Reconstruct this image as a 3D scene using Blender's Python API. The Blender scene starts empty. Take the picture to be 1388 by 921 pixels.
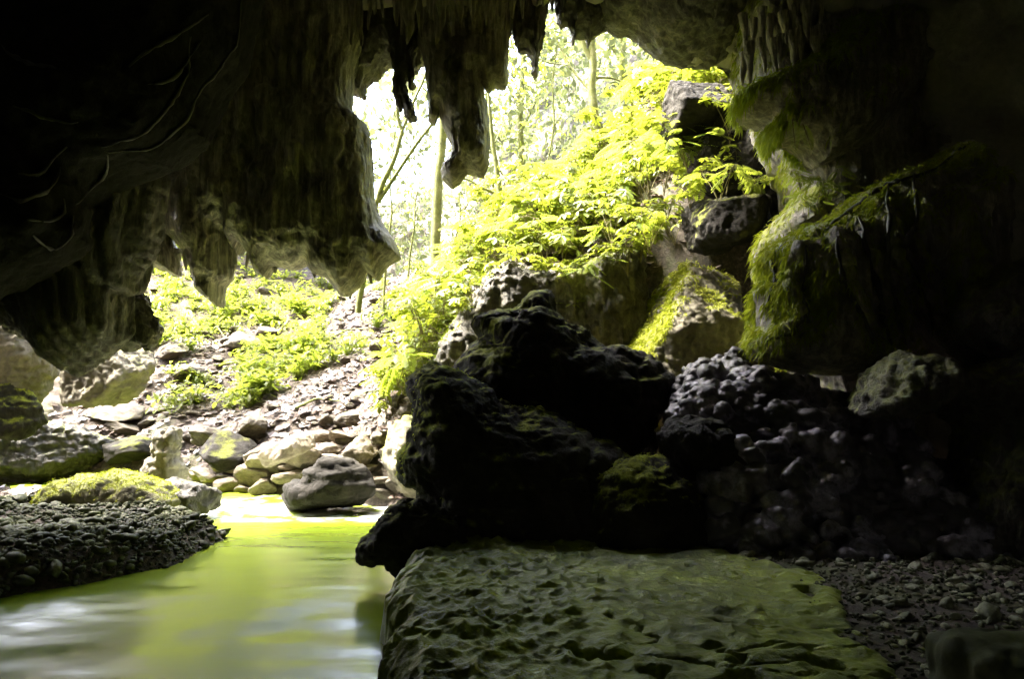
import bpy, math, random
import numpy as np
from mathutils import Vector, Matrix, Euler

# ------------------------------------------------------------------ camera, sky, sun, exposure
sc = bpy.context.scene
CAM_Z = 1.7
PITCH = math.radians(5.2)
FPX = 925.0
cam_d = bpy.data.cameras.new('camera')
cam_d.sensor_width = 36.0
cam_d.lens = 36.0 * FPX / 1388.0
cam_d.clip_start = 0.05
cam_d.clip_end = 2000
cam = bpy.data.objects.new('camera', cam_d)
sc.collection.objects.link(cam)
cam.location = (0, 0, CAM_Z)
cam.rotation_euler = (math.pi / 2 + PITCH, 0, 0)
sc.camera = cam

SUN_EL, SUN_AZ = math.radians(60), math.radians(-80)      # azimuth from +Y towards +X
world = bpy.data.worlds.new('World')
sc.world = world
world.use_nodes = True
wn = world.node_tree.nodes
wl = world.node_tree.links
sky = wn.new('ShaderNodeTexSky')
sky.sky_type = 'NISHITA'
sky.sun_disc = False
sky.sun_elevation = SUN_EL
sky.sun_rotation = SUN_AZ
sky.air_density = 0.7
sky.dust_density = 6.0
sky.ozone_density = 0.4
wn['Background'].inputs['Strength'].default_value = 0.15
wl.new(sky.outputs[0], wn['Background'].inputs['Color'])

sun_d = bpy.data.lights.new('sun', 'SUN')
sun_d.energy = 1.3
sun_d.angle = math.radians(12.0)
sun_d.color = (1.0, 0.95, 0.78)
sun = bpy.data.objects.new('sun', sun_d)
sc.collection.objects.link(sun)
to_sun = Vector((math.sin(SUN_AZ) * math.cos(SUN_EL), math.cos(SUN_AZ) * math.cos(SUN_EL), math.sin(SUN_EL)))
sun.rotation_euler = (-to_sun).to_track_quat('-Z', 'Y').to_euler()
sun.location = to_sun * 60

vs = sc.view_settings
vs.view_transform = 'Standard'
vs.look = 'None'
vs.gamma = 1.0
vs.exposure = 4.9
vs.use_curve_mapping = False
sc.cycles.max_bounces = 8
sc.cycles.diffuse_bounces = 6
sc.cycles.glossy_bounces = 3
sc.cycles.transmission_bounces = 4
sc.cycles.sample_clamp_indirect = 6.0
sc.cycles.use_denoising = True
sc.cycles.caustics_reflective = False
sc.cycles.caustics_refractive = False

COL = sc.collection
rng = np.random.default_rng(7)
random.seed(7)
f32 = np.float32


def at(px, py, Y):
    """world point on the plane y=Y seen at photograph pixel (px, py)"""
    u = (px - 694.0) / FPX
    v = (460.5 - py) / FPX
    t = Y / (math.cos(PITCH) - v * math.sin(PITCH))
    return np.array((u * t, Y, CAM_Z + t * (math.sin(PITCH) + v * math.cos(PITCH))))


# ------------------------------------------------------------------ noise
_perm = np.random.default_rng(3).permutation(256).astype(np.int32)
_perm = np.concatenate([_perm, _perm])
_g = np.random.default_rng(4).normal(size=(256, 3))
_grad = (_g / np.linalg.norm(_g, axis=1)[:, None]).astype(f32)


def perlin(P):
    P = np.asarray(P, dtype=f32)
    I = np.floor(P).astype(np.int32)
    F = P - I
    U = F * F * F * (F * (F * 6 - 15) + 10)
    I &= 255
    x0, y0, z0 = I[:, 0], I[:, 1], I[:, 2]
    x1 = (x0 + 1) & 255
    px = (_perm[x0], _perm[x1])
    out = 0
    for a in (0, 1):
        wa = U[:, 0] if a else 1 - U[:, 0]
        for b in (0, 1):
            wb = U[:, 1] if b else 1 - U[:, 1]
            pab = _perm[px[a] + ((y0 + b) & 255)]
            for c in (0, 1):
                wc = U[:, 2] if c else 1 - U[:, 2]
                g = _grad[_perm[pab + ((z0 + c) & 255)]]
                d = g[:, 0] * (F[:, 0] - a) + g[:, 1] * (F[:, 1] - b) + g[:, 2] * (F[:, 2] - c)
                out = out + wa * wb * wc * d
    return out * 1.5


def fbm(P, s=1.0, octv=4, gain=0.5, seed=0.0, an=(1, 1, 1)):
    P = (np.asarray(P, dtype=f32) * np.array(an, dtype=f32)) * s + f32(seed * 17.37 + 100)
    a, out = 1.0, 0
    for _ in range(octv):
        out = out + a * perlin(P)
        P = P * f32(2.03) + f32(11.7)
        a *= gain
    return out


def ridged(P, s=1.0, octv=3, gain=0.5, seed=0.0, an=(1, 1, 1)):
    P = (np.asarray(P, dtype=f32) * np.array(an, dtype=f32)) * s + f32(seed * 13.1 + 100)
    a, out = 1.0, 0
    for _ in range(octv):
        out = out + a * (1 - np.abs(perlin(P)) * 2)
        P = P * f32(2.1) + f32(5.3)
        a *= gain
    return out


def worley(P, s=1.0, seed=0, an=(1, 1, 1), second=False):
    P = (np.asarray(P, dtype=f32) * np.array(an, dtype=f32)) * s + f32(seed * 7.7 + 100)
    I = np.floor(P).astype(np.int32)
    F = P - I
    best = np.full(len(P), 9.0, dtype=f32)
    nxt = best.copy()
    for dx in (-1, 0, 1):
        for dy in (-1, 0, 1):
            for dz in (-1, 0, 1):
                h = _perm[(_perm[(_perm[(I[:, 0] + dx) & 255] + I[:, 1] + dy) & 255] + I[:, 2] + dz) & 255]
                o = _grad[h] * 0.45 + 0.5 + np.array((dx, dy, dz), dtype=f32)
                d = ((o - F) ** 2).sum(1)
                if second:
                    nxt = np.minimum(nxt, np.maximum(best, d))
                best = np.minimum(best, d)
    if second:
        return np.sqrt(best), np.sqrt(nxt)
    return np.sqrt(best)


def sstep(a, b, x):
    t = np.clip((np.asarray(x) - a) / (b - a), 0, 1)
    return t * t * (3 - 2 * t)


# ------------------------------------------------------------------ mesh helpers
def mesh_np(name, V, Fq, smooth=True):
    V = np.asarray(V, dtype=f32)
    Fq = np.asarray(Fq, dtype=np.int32)
    k = Fq.shape[1]
    me = bpy.data.meshes.new(name)
    me.vertices.add(len(V))
    me.vertices.foreach_set('co', V.ravel())
    me.loops.add(Fq.size)
    me.loops.foreach_set('vertex_index', Fq.ravel())
    me.polygons.add(len(Fq))
    me.polygons.foreach_set('loop_start', np.arange(len(Fq), dtype=np.int32) * k)
    me.polygons.foreach_set('loop_total', np.full(len(Fq), k, dtype=np.int32))
    me.polygons.foreach_set('use_smooth', np.full(len(Fq), smooth))
    me.update(calc_edges=True)
    return me


def link(name, me, mat=None, parent=None, loc=None):
    o = bpy.data.objects.new(name, me)
    COL.objects.link(o)
    if mat is not None and me is not None and len(me.materials) == 0:
        me.materials.append(mat)
    if parent is not None:
        o.parent = parent
    if loc is not None:
        o.location = loc
    return o


def tag(o, label=None, cat=None, group=None, kind=None):
    if label:
        o['label'] = label
    if cat:
        o['category'] = cat
    if group:
        o['group'] = group
    if kind:
        o['kind'] = kind
    return o


def vnormals(V, Fq):
    V = np.asarray(V, dtype=f32)
    n = np.cross(V[Fq[:, 2]] - V[Fq[:, 0]], V[Fq[:, -1]] - V[Fq[:, 1]])
    N = np.zeros_like(V)
    for k in range(Fq.shape[1]):
        for c in range(3):
            N[:, c] += np.bincount(Fq[:, k], weights=n[:, c], minlength=len(V))
    return N / (np.linalg.norm(N, axis=1)[:, None] + 1e-9)


def set_attr(me, name, vals):
    a = me.attributes.new(name, 'FLOAT', 'POINT')
    a.data.foreach_set('value', np.asarray(vals, dtype=f32))


def surface_nets(Fv, org, h):
    s = Fv < 0
    n = [d - 1 for d in Fv.shape]
    cnt = np.zeros(n, dtype=np.int8)
    offs = [(a, b, c) for a in (0, 1) for b in (0, 1) for c in (0, 1)]
    for a, b, c in offs:
        cnt += s[a:a + n[0], b:b + n[1], c:c + n[2]]
    act = (cnt > 0) & (cnt < 8)
    idx = np.argwhere(act)
    vid = np.full(n, -1, dtype=np.int32)
    vid[act] = np.arange(len(idx))
    cv = {o: Fv[idx[:, 0] + o[0], idx[:, 1] + o[1], idx[:, 2] + o[2]] for o in offs}
    acc = np.zeros((len(idx), 3), dtype=f32)
    num = np.zeros(len(idx), dtype=f32)
    for o in offs:
        for ax in range(3):
            if o[ax] == 1:
                continue
            o2 = list(o)
            o2[ax] = 1
            a, b = cv[o], cv[tuple(o2)]
            m = (a < 0) != (b < 0)
            t = np.where(m, a / np.where(m, a - b, 1), 0)
            p = np.array(o, dtype=f32)[None, :].repeat(len(idx), 0)
            p[:, ax] += t
            acc += np.where(m[:, None], p, 0)
            num += m
    V = (idx + acc / num[:, None]) * h + np.array(org)
    quads = []
    for ax in range(3):
        b, c = (ax + 1) % 3, (ax + 2) % 3
        sl0 = [slice(1, -1)] * 3
        sl1 = [slice(1, -1)] * 3
        sl0[ax] = slice(0, -1)
        sl1[ax] = slice(1, None)
        A, B = s[tuple(sl0)], s[tuple(sl1)]
        ch = np.argwhere(A != B)
        if len(ch) == 0:
            continue
        e = ch.copy()
        e[:, b] += 1
        e[:, c] += 1
        flip = A[tuple(ch.T)]
        def cell(db, dc):
            q = e.copy()
            q[:, b] -= db
            q[:, c] -= dc
            return vid[tuple(q.T)]
        q = np.stack([cell(1, 1), cell(0, 1), cell(0, 0), cell(1, 0)], 1)
        q[~flip] = q[~flip][:, ::-1]
        quads.append(q)
    Q = np.concatenate(quads)
    Q = Q[(Q >= 0).all(1)]
    return V, Q


def poly_sdf(P, poly):
    """signed distance to a closed polygon, positive inside"""
    P = np.asarray(P, dtype=f32)
    poly = np.asarray(poly, dtype=f32)
    d = np.full(len(P), 1e9, dtype=f32)
    ins = np.zeros(len(P), dtype=bool)
    for i in range(len(poly)):
        a, b = poly[i], poly[(i + 1) % len(poly)]
        e = b - a
        w = P - a
        t = np.clip((w @ e) / max(float(e @ e), 1e-9), 0, 1)
        d = np.minimum(d, ((w - t[:, None] * e) ** 2).sum(1))
        c = (P[:, 1] >= a[1]) != (P[:, 1] >= b[1])
        if abs(e[1]) > 1e-9:
            xi = a[0] + (P[:, 1] - a[1]) / e[1] * e[0]
            ins ^= c & (P[:, 0] < xi)
    d = np.sqrt(d)
    return np.where(ins, d, -d)


def smin(a, b, k):
    h = np.clip(0.5 + 0.5 * (b - a) / k, 0, 1)
    return b * (1 - h) + a * h - k * h * (1 - h)


class Outline:
    """a solid with the side view `pts` (photo pixels at distance Y) that swells to the depth front/back"""
    def __init__(s, pts, Y, front, back, R=0.6, p=2.0, lean=0.0, world=False):
        s.poly = np.array([p_ if world else at(p_[0], p_[1], Y)[[0, 2]] for p_ in pts])
        s.Y, s.f, s.b, s.R, s.p, s.lean = Y, front, back, R, p, lean
        s.zm = s.poly[:, 1].mean()

    def box(s):
        dl = abs(s.lean) * np.ptp(s.poly[:, 1]) * 0.6
        return (np.array((s.poly[:, 0].min(), s.Y - s.f - dl, s.poly[:, 1].min())),
                np.array((s.poly[:, 0].max(), s.Y + s.b + dl, s.poly[:, 1].max())))

    def field(s, xs, ys, zs):
        X, Z = np.meshgrid(xs, zs, indexing='ij')
        d = poly_sdf(np.stack([X.ravel(), Z.ravel()], 1), s.poly).reshape(X.shape)[:, None, :]
        yc = s.Y + s.lean * (zs - s.zm)[None, None, :]
        dy = ys[None, :, None] - yc
        prof = (1 - (1 - np.clip(d / s.R, 0, 1)) ** s.p) ** (1 / s.p)
        half = np.where(dy < 0, s.f, s.b) * prof
        return np.where(d > 0, np.abs(dy) - half, np.hypot(d, dy)).astype(f32)


class Ball:
    def __init__(s, c, r, rot=0.0):
        s.c, s.r, s.rot = np.array(c), np.array(r), rot

    def box(s):
        m = max(s.r[0], s.r[1]) if s.rot else 0
        r = np.array((m or s.r[0], m or s.r[1], s.r[2]))
        return s.c - r, s.c + r

    def field(s, xs, ys, zs):
        x = xs[:, None, None] - s.c[0]
        y = ys[None, :, None] - s.c[1]
        z = zs[None, None, :] - s.c[2]
        ca, sa = math.cos(s.rot), math.sin(s.rot)
        x, y = ca * x + sa * y, -sa * x + ca * y
        k = np.sqrt((x / s.r[0]) ** 2 + (y / s.r[1]) ** 2 + (z / s.r[2]) ** 2)
        return ((k - 1) * min(s.r)).astype(f32)


class Box:
    def __init__(s, c, r, rot=0.0, tilt=0.0, rnd=0.03):
        s.c, s.r, s.rnd = np.array(c), np.array(r), rnd
        s.m = np.array(Euler((tilt, 0, rot)).to_matrix()).T

    def box(s):
        m = np.linalg.norm(s.r)
        return s.c - m, s.c + m

    def field(s, xs, ys, zs):
        X, Y, Z = np.meshgrid(xs - s.c[0], ys - s.c[1], zs - s.c[2], indexing='ij')
        q = np.abs(np.stack([X, Y, Z], -1) @ s.m.T) - s.r + s.rnd
        return (np.linalg.norm(np.maximum(q, 0), axis=-1) + np.minimum(q.max(-1), 0) - s.rnd).astype(f32)


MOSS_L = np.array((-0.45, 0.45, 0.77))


def build_rock(name, prims, h, disp, mat, k=0.15, moss=(0.45, 0.3, 0.0), zcut=None, parent=None, cuts=None, rib=None):
    """mesh of the smooth union of `prims`, displaced along its normals; moss = (threshold, softness, gain)"""
    lo = np.min([p.box()[0] for p in prims], 0) - 0.25
    hi = np.max([p.box()[1] for p in prims], 0) + 0.25
    if zcut is not None:
        lo[2] = max(lo[2], zcut)
    n = np.ceil((hi - lo) / h).astype(int) + 1
    xs, ys, zs = (lo[i] + h * np.arange(n[i]) for i in range(3))
    Fv = None
    for p in prims:
        f = p.field(xs, ys, zs)
        Fv = f if Fv is None else smin(Fv, f, k)
    if cuts:
        rc_ = np.random.default_rng(cuts)
        c0, hf = (lo + hi) / 2, (hi - lo) / 2 - 0.25
        for _ in range(12):
            nn = rc_.normal(size=3) * (1, 1.2, 1)
            nn[1] = -abs(nn[1])
            nn /= np.linalg.norm(nn)
            d = rc_.uniform(0.55, 0.85) * np.sqrt(((nn * hf) ** 2).sum())
            pl = nn[0] * (xs - c0[0])[:, None, None] + nn[1] * (ys - c0[1])[None, :, None] + nn[2] * (zs - c0[2])[None, None, :] - d
            Fv = -smin(-Fv, -pl.astype(f32), 0.03)
    V, Q = surface_nets(Fv, lo, h)
    N = vnormals(V, Q)
    if disp is not None:
        for fn in (disp if isinstance(disp, (list, tuple)) else [disp]):
            fac = 1.0
            if len(prims) == 1 and mat in (M['curtain'], M['mossy']):
                fac = 0.3 + 0.7 * sstep(0.0, 0.25, poly_sdf(V[:, [0, 2]], prims[0].poly))
            V = V + N * (fn(V, N) * fac)[:, None]
            N = vnormals(V, Q)
    me = mesh_np(name, V, Q)
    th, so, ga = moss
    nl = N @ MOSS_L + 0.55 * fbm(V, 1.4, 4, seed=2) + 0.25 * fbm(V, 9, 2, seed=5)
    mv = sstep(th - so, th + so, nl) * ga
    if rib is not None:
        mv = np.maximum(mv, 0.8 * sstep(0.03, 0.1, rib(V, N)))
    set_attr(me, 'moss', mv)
    o = link(name, me, mat, parent)
    GEO[o.name] = (V, N, mv)
    return o


GEO = {}


# ------------------------------------------------------------------ materials
def new_mat(name):
    m = bpy.data.materials.new(name)
    m.use_nodes = True
    nt = m.node_tree
    return m, nt.nodes, nt.links, nt.nodes['Principled BSDF']


def rock_material(name, c1, c2, c3, rough=(0.6, 0.95), bump=0.5, moss=True, scale=1.0, spec=0.35, coat=0.0, mossc=((0.13, 0.155, 0.012), (0.27, 0.30, 0.035)), coords='Object', streak=0.0):
    m, N, L, B = new_mat(name)
    tc = N.new('ShaderNodeTexCoord')
    co = tc.outputs[coords]
    def noise(s, d=6, r=0.6, dist=0.0):
        n = N.new('ShaderNodeTexNoise')
        n.inputs['Scale'].default_value = s * scale
        n.inputs['Detail'].default_value = d
        n.inputs['Roughness'].default_value = r
        n.inputs['Distortion'].default_value = dist
        L.new(co, n.inputs['Vector'])
        return n
    def ramp(inp, stops):
        r = N.new('ShaderNodeValToRGB')
        e = r.color_ramp.elements
        e[0].position, e[0].color = stops[0][0], (*stops[0][1], 1)
        e[1].position, e[1].color = stops[-1][0], (*stops[-1][1], 1)
        for p, c in stops[1:-1]:
            q = e.new(p)
            q.color = (*c, 1)
        L.new(inp, r.inputs[0])
        return r
    n1 = noise(1.3, 8, 0.65, 0.6)
    n2 = noise(11, 8, 0.7)
    n3 = noise(46, 4, 0.6)
    base = ramp(n1.outputs[0], [(0.3, c1), (0.5, c2), (0.7, c3)])
    mul = N.new('ShaderNodeMix')
    mul.data_type = 'RGBA'
    mul.blend_type = 'OVERLAY'
    mul.inputs[0].default_value = 0.55
    L.new(base.outputs[0], mul.inputs[6])
    L.new(n2.outputs[0], mul.inputs[7])
    col = mul.outputs[2]
    st_h = None
    if streak:
        mp = N.new('ShaderNodeMapping')
        mp.inputs['Scale'].default_value = (1, 1, 0.13)
        L.new(co, mp.inputs[0])
        sn = N.new('ShaderNodeTexNoise')
        sn.inputs['Scale'].default_value, sn.inputs['Detail'].default_value, sn.inputs['Roughness'].default_value, sn.inputs['Distortion'].default_value = 9.0, 7, 0.7, 0.5
        L.new(mp.outputs[0], sn.inputs['Vector'])
        sr = ramp(sn.outputs[0], [(0.36, (0.12, 0.11, 0.10)), (0.5, (0.55, 0.53, 0.5)), (0.63, (1.25, 1.2, 1.1))])
        sm = N.new('ShaderNodeMix')
        sm.data_type = 'RGBA'
        sm.blend_type = 'MULTIPLY'
        sm.inputs[0].default_value = streak
        L.new(col, sm.inputs[6])
        L.new(sr.outputs[0], sm.inputs[7])
        col = sm.outputs[2]
        st_h = sn.outputs[0]
    add = N.new('ShaderNodeMath')
    add.operation = 'ADD'
    L.new(n2.outputs[0], add.inputs[0])
    mm = N.new('ShaderNodeMath')
    mm.operation = 'MULTIPLY'
    mm.inputs[1].default_value = 0.35
    L.new(n3.outputs[0], mm.inputs[0])
    L.new(mm.outputs[0], add.inputs[1])
    if st_h is not None:
        ad2 = N.new('ShaderNodeMath')
        ad2.operation = 'MULTIPLY_ADD'
        ad2.inputs[1].default_value = 1.6
        L.new(st_h, ad2.inputs[0])
        L.new(add.outputs[0], ad2.inputs[2])
        add = ad2
    bp = N.new('ShaderNodeBump')
    bp.inputs['Strength'].default_value = bump
    bp.inputs['Distance'].default_value = 0.05 / scale
    L.new(add.outputs[0], bp.inputs['Height'])
    rr = N.new('ShaderNodeMapRange')
    rr.inputs[1].default_value, rr.inputs[2].default_value = 0.3, 0.7
    rr.inputs[3].default_value, rr.inputs[4].default_value = rough
    n4 = noise(3.1, 4, 0.6)
    L.new(n4.outputs[0], rr.inputs[0])
    L.new(rr.outputs[0], B.inputs['Roughness'])
    B.inputs['Specular IOR Level'].default_value = spec
    B.inputs['Coat Weight'].default_value = coat
    B.inputs['Coat Roughness'].default_value = 0.3
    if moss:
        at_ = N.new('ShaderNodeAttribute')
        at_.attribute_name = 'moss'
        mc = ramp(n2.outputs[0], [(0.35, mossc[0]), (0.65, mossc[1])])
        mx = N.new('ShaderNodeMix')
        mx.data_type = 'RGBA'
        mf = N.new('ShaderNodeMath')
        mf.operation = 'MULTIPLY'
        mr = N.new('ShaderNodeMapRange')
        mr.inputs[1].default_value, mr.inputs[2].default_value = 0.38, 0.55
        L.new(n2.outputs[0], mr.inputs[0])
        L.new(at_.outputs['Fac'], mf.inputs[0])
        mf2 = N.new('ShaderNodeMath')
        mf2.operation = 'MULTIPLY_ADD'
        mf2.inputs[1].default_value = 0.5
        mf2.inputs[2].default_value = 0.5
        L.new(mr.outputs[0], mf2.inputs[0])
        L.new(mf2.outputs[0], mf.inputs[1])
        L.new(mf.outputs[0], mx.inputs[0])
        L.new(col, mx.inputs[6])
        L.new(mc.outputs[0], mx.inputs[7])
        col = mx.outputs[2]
    L.new(col, B.inputs['Base Color'])
    L.new(bp.outputs[0], B.inputs['Normal'])
    return m


M = {}
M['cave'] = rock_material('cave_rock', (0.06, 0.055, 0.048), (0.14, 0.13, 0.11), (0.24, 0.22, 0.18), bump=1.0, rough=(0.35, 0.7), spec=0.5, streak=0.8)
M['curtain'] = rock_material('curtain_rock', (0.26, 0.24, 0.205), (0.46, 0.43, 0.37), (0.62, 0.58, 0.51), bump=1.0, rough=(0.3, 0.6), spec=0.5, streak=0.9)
M['shell'] = rock_material('cave_shell_rock', (0.28, 0.26, 0.22), (0.40, 0.375, 0.32), (0.48, 0.45, 0.39), bump=0.8, moss=False)
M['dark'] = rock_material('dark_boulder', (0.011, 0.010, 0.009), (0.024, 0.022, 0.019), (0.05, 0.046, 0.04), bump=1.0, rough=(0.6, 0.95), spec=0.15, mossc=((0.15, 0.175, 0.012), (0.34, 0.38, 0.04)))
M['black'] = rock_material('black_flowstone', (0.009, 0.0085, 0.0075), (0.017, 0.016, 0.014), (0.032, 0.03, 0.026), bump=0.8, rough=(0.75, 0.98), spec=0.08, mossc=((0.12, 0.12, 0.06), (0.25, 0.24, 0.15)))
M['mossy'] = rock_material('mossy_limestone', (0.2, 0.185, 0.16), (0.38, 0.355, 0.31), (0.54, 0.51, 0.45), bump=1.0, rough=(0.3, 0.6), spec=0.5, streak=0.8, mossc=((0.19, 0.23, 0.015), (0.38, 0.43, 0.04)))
M['knob'] = rock_material('knobbly_rock', (0.03, 0.028, 0.03), (0.06, 0.055, 0.06), (0.12, 0.11, 0.12), mossc=((0.17, 0.16, 0.20), (0.42, 0.39, 0.48)), bump=0.5, rough=(0.35, 0.7), coat=0.25)  # violet in the moss colour slot is sky sheen painted on the lumps
M['tan'] = rock_material('tan_limestone', (0.08, 0.07, 0.055), (0.16, 0.145, 0.11), (0.27, 0.245, 0.195), bump=0.8)
M['pale'] = rock_material('pale_limestone', (0.10, 0.082, 0.058), (0.19, 0.16, 0.12), (0.32, 0.28, 0.22), bump=0.8)
M['wet'] = rock_material('wet_limestone', (0.012, 0.011, 0.0105), (0.03, 0.026, 0.022), (0.07, 0.061, 0.052), bump=0.9, rough=(0.3, 0.6), coat=0.08, spec=0.4)
M['slab'] = rock_material('slab_rock', (0.07, 0.092, 0.003), (0.20, 0.255, 0.008), (0.36, 0.44, 0.02), bump=0.8, rough=(0.2, 0.55), spec=0.5, coat=0.15)  # green cast of the foliage light is put into this rock colour
M['stone'] = rock_material('talus_stone', (0.04, 0.034, 0.027), (0.09, 0.077, 0.06), (0.17, 0.148, 0.12), bump=0.8, moss=True, scale=2.0)
M['riverstone'] = rock_material('river_stone', (0.07, 0.075, 0.045), (0.15, 0.16, 0.09), (0.30, 0.31, 0.19), bump=0.3, moss=False, rough=(0.35, 0.7), spec=0.5)
M['pebble'] = rock_material('river_pebble', (0.02, 0.023, 0.011), (0.055, 0.063, 0.028), (0.14, 0.155, 0.075), bump=0.2, moss=False, rough=(0.5, 0.85), spec=0.3)  # green tint carries the cast of foliage light in the pebble colour


# ------------------------------------------------------------------ terrain height
RIV = np.array([(-2.7, -6, 2.0), (-2.7, 3.5, 1.95), (-2.7, 5.2, 1.7), (-2.2, 7, 1.12), (-2.5, 9, 0.85), (-3.15, 10.3, 1.25),
                (-4.6, 11.6, 1.0), (-6.6, 12.9, 0.9), (-10, 14.0, 0.9), (-18, 15.2, 1.0)])


def river_d(x, y):
    x = np.asarray(x, dtype=float)
    y = np.asarray(y, dtype=float)
    best = np.full(x.shape, 1e9)
    for i in range(len(RIV) - 1):
        a, b = RIV[i], RIV[i + 1]
        ex, ey = b[0] - a[0], b[1] - a[1]
        t = np.clip(((x - a[0]) * ex + (y - a[1]) * ey) / (ex * ex + ey * ey), 0, 1)
        d = np.hypot(x - a[0] - t * ex, y - a[1] - t * ey) - (a[2] + t * (b[2] - a[2]))
        best = np.minimum(best, d)
    return best


def H(x, y):
    x = np.asarray(x, dtype=float)
    y = np.asarray(y, dtype=float)
    P = np.stack([x.ravel(), y.ravel(), np.zeros(x.size)], 1)
    y0 = 11.0 + 4.2 * sstep(-3.0, -10.0, x)
    s = np.maximum(y - y0, 0)
    base = 0.18 + 0.33 * s + 0.0085 * s * s
    base = np.where(s > 16, 0.18 + 0.33 * 16 + 0.0085 * 256 + 0.25 * (s - 16), base)
    base = base + 0.10 * np.maximum(-x - 7.0, 0) * sstep(0, 3, s)
    # the centre of the ravine drops away behind its crest
    gap = np.exp(-((x + 3.6 * y / 25) / 4.0) ** 2)
    base = base - gap * 0.42 * np.maximum(y - 25, 0)
    # steep slope on the far bank, above the rock wall
    wt = np.interp(x, (-6, -3.4, -2.4, -1.5, -0.8, 0, 2.0, 2.8, 4.0, 9, 40), (-2, -0.4, 0.9, 2.1, 3.0, 3.9, 4.45, 5.6, 7.2, 11, 26))
    ramp = wt + 0.62 * np.clip(y - 11.9, 0, 4.0) - 0.35 * np.maximum(y - 17.5, 0)
    step = sstep(11.3, 12.0, y + 0.25 * np.sin(x * 2.3))
    ramp = np.where(step > 0, ramp * step, 0)
    hgt = np.maximum(base, ramp * step)
    inside = sstep(10.8, 10.2, y)
    floor = 0.2 + 0.16 * sstep(1.2, 2.0, x) + 0.10 * sstep(-3.2, -5.0, x)
    hgt = hgt * (1 - inside) + floor * inside
    n = fbm(P, 0.7, 4, seed=1).reshape(x.shape)
    hgt = hgt + n * (0.05 + 0.28 * sstep(10.8, 14, y) + 0.07 * sstep(-3.0, -4.0, x))
    rd = river_d(x, y)
    w = sstep(-0.25, 0.55, rd)
    return hgt * w + (-0.4 + 0.1 * n) * (1 - w)


def H1(x, y):
    return float(H(np.array([x]), np.array([y]))[0])


def ground_hit(px, py, y0=3.0, y1=60.0):
    ys = np.linspace(y0, y1, 800)
    pts = np.array([at(px, py, Y) for Y in ys])
    hz = H(pts[:, 0], pts[:, 1])
    k = np.argmax(pts[:, 2] < hz)
    if pts[k, 2] >= hz[k]:
        k = -1
    return np.array((pts[k, 0], pts[k, 1], hz[k]))


# ------------------------------------------------------------------ cave shell
def cave_shell():
    # plan: y, left x, right x, ceiling z
    prof = np.array([(-26, -4, 4, 3.0), (-22, -9, 8, 6.5), (-12, -11, 10, 8.2), (0, -10, 8.6, 8.2), (4, -9.4, 7.6, 8.0),
                     (7, -8.8, 6.6, 8.0), (9, -8.8, 5.2, 7.9), (10.0, -9.0, 4.4, 7.8), (10.35, -9.4, 4.2, 8.3)])
    nu, nv = 300, 330
    yv = np.concatenate([np.linspace(-26, 3, 90, endpoint=False), np.linspace(3, 10.35, 210), np.linspace(10.4, 10.85, 30)])
    th = np.linspace(0, 2 * math.pi, nu, endpoint=False)
    T, Yg = np.meshgrid(th, yv)
    Yc = np.minimum(Yg, 10.35)
    xl = np.interp(Yc, prof[:, 0], prof[:, 1])
    xr = np.interp(Yc, prof[:, 0], prof[:, 2])
    zc = np.interp(Yc, prof[:, 0], prof[:, 3])
    ex = 0.62
    c, s = np.cos(T), np.sin(T)
    sx = np.sign(c) * np.abs(c) ** ex
    sz = np.sign(s) * np.abs(s) ** ex
    mx, hx = (xl + xr) / 2, (xr - xl) / 2
    X = mx + hx * sx
    Zt, Zb = zc, -2.5
    mz, hz = (Zt + Zb) / 2, (Zt - Zb) / 2
    Z = mz + hz * sz
    # flange: the cliff outside the mouth
    fl = np.maximum(Yg - 10.35, 0) / 0.5
    k = 1 + 6.0 * fl
    X = mx + (X - mx) * k
    Z = mz + (Z - mz) * k
    Y = np.where(fl > 0, 10.35 + 0.5 * np.sqrt(fl), Yg)
    V = np.stack([X, Y, Z], -1).reshape(-1, 3)
    i = np.arange(len(yv) - 1)[:, None] * nu
    j = np.arange(nu)[None, :]
    Q = np.stack([i + j, i + (j + 1) % nu, i + nu + (j + 1) % nu, i + nu + j], -1).reshape(-1, 4)
    N = vnormals(V, Q)
    inw = np.stack([-c, np.zeros_like(c), -s], -1).reshape(-1, 3)
    if (N * inw).sum() < 0:
        Q = Q[:, ::-1]
        N = -N
    d = 0.55 * fbm(V, 0.45, 3, seed=8) + 0.22 * ridged(V, 1.1, 4, seed=9) + 0.05 * fbm(V, 5, 3, seed=3) - 0.25
    V = V + N * d[:, None]
    return link('cave_wall', mesh_np('cave_wall', V, Q), M['shell'])


tag(cave_shell(), kind='structure')


# ------------------------------------------------------------------ hanging rock at the mouth
def flutes(a, s=5.0, zs=0.09, seed=0, rough=0.03, warp=0.25):
    def fn(V, N):
        W = V.copy()
        w = fbm(V, 0.9, 3, seed=seed + 3) * warp
        W[:, 0] += w
        W[:, 1] += w * 0.7
        side = 1 - 0.75 * np.abs(N[:, 2])
        r = ridged(W, s, 2, 0.5, seed=seed, an=(1, 1, zs))
        r = np.sign(r) * np.abs(r / 1.5) ** 1.7 - 0.55
        dr = 0.55 - worley(W, 1.0, seed=seed % 9, an=(s * 1.25, s * 1.25, s * (zs * 1.6 + 0.16)))
        return side * a * (0.75 * r + 0.55 * dr) + a * 0.8 * fbm(V, 0.8, 2, seed=seed + 1) + rough * fbm(V, 7, 4, 0.6, seed=seed + 2)
    return fn


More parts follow.
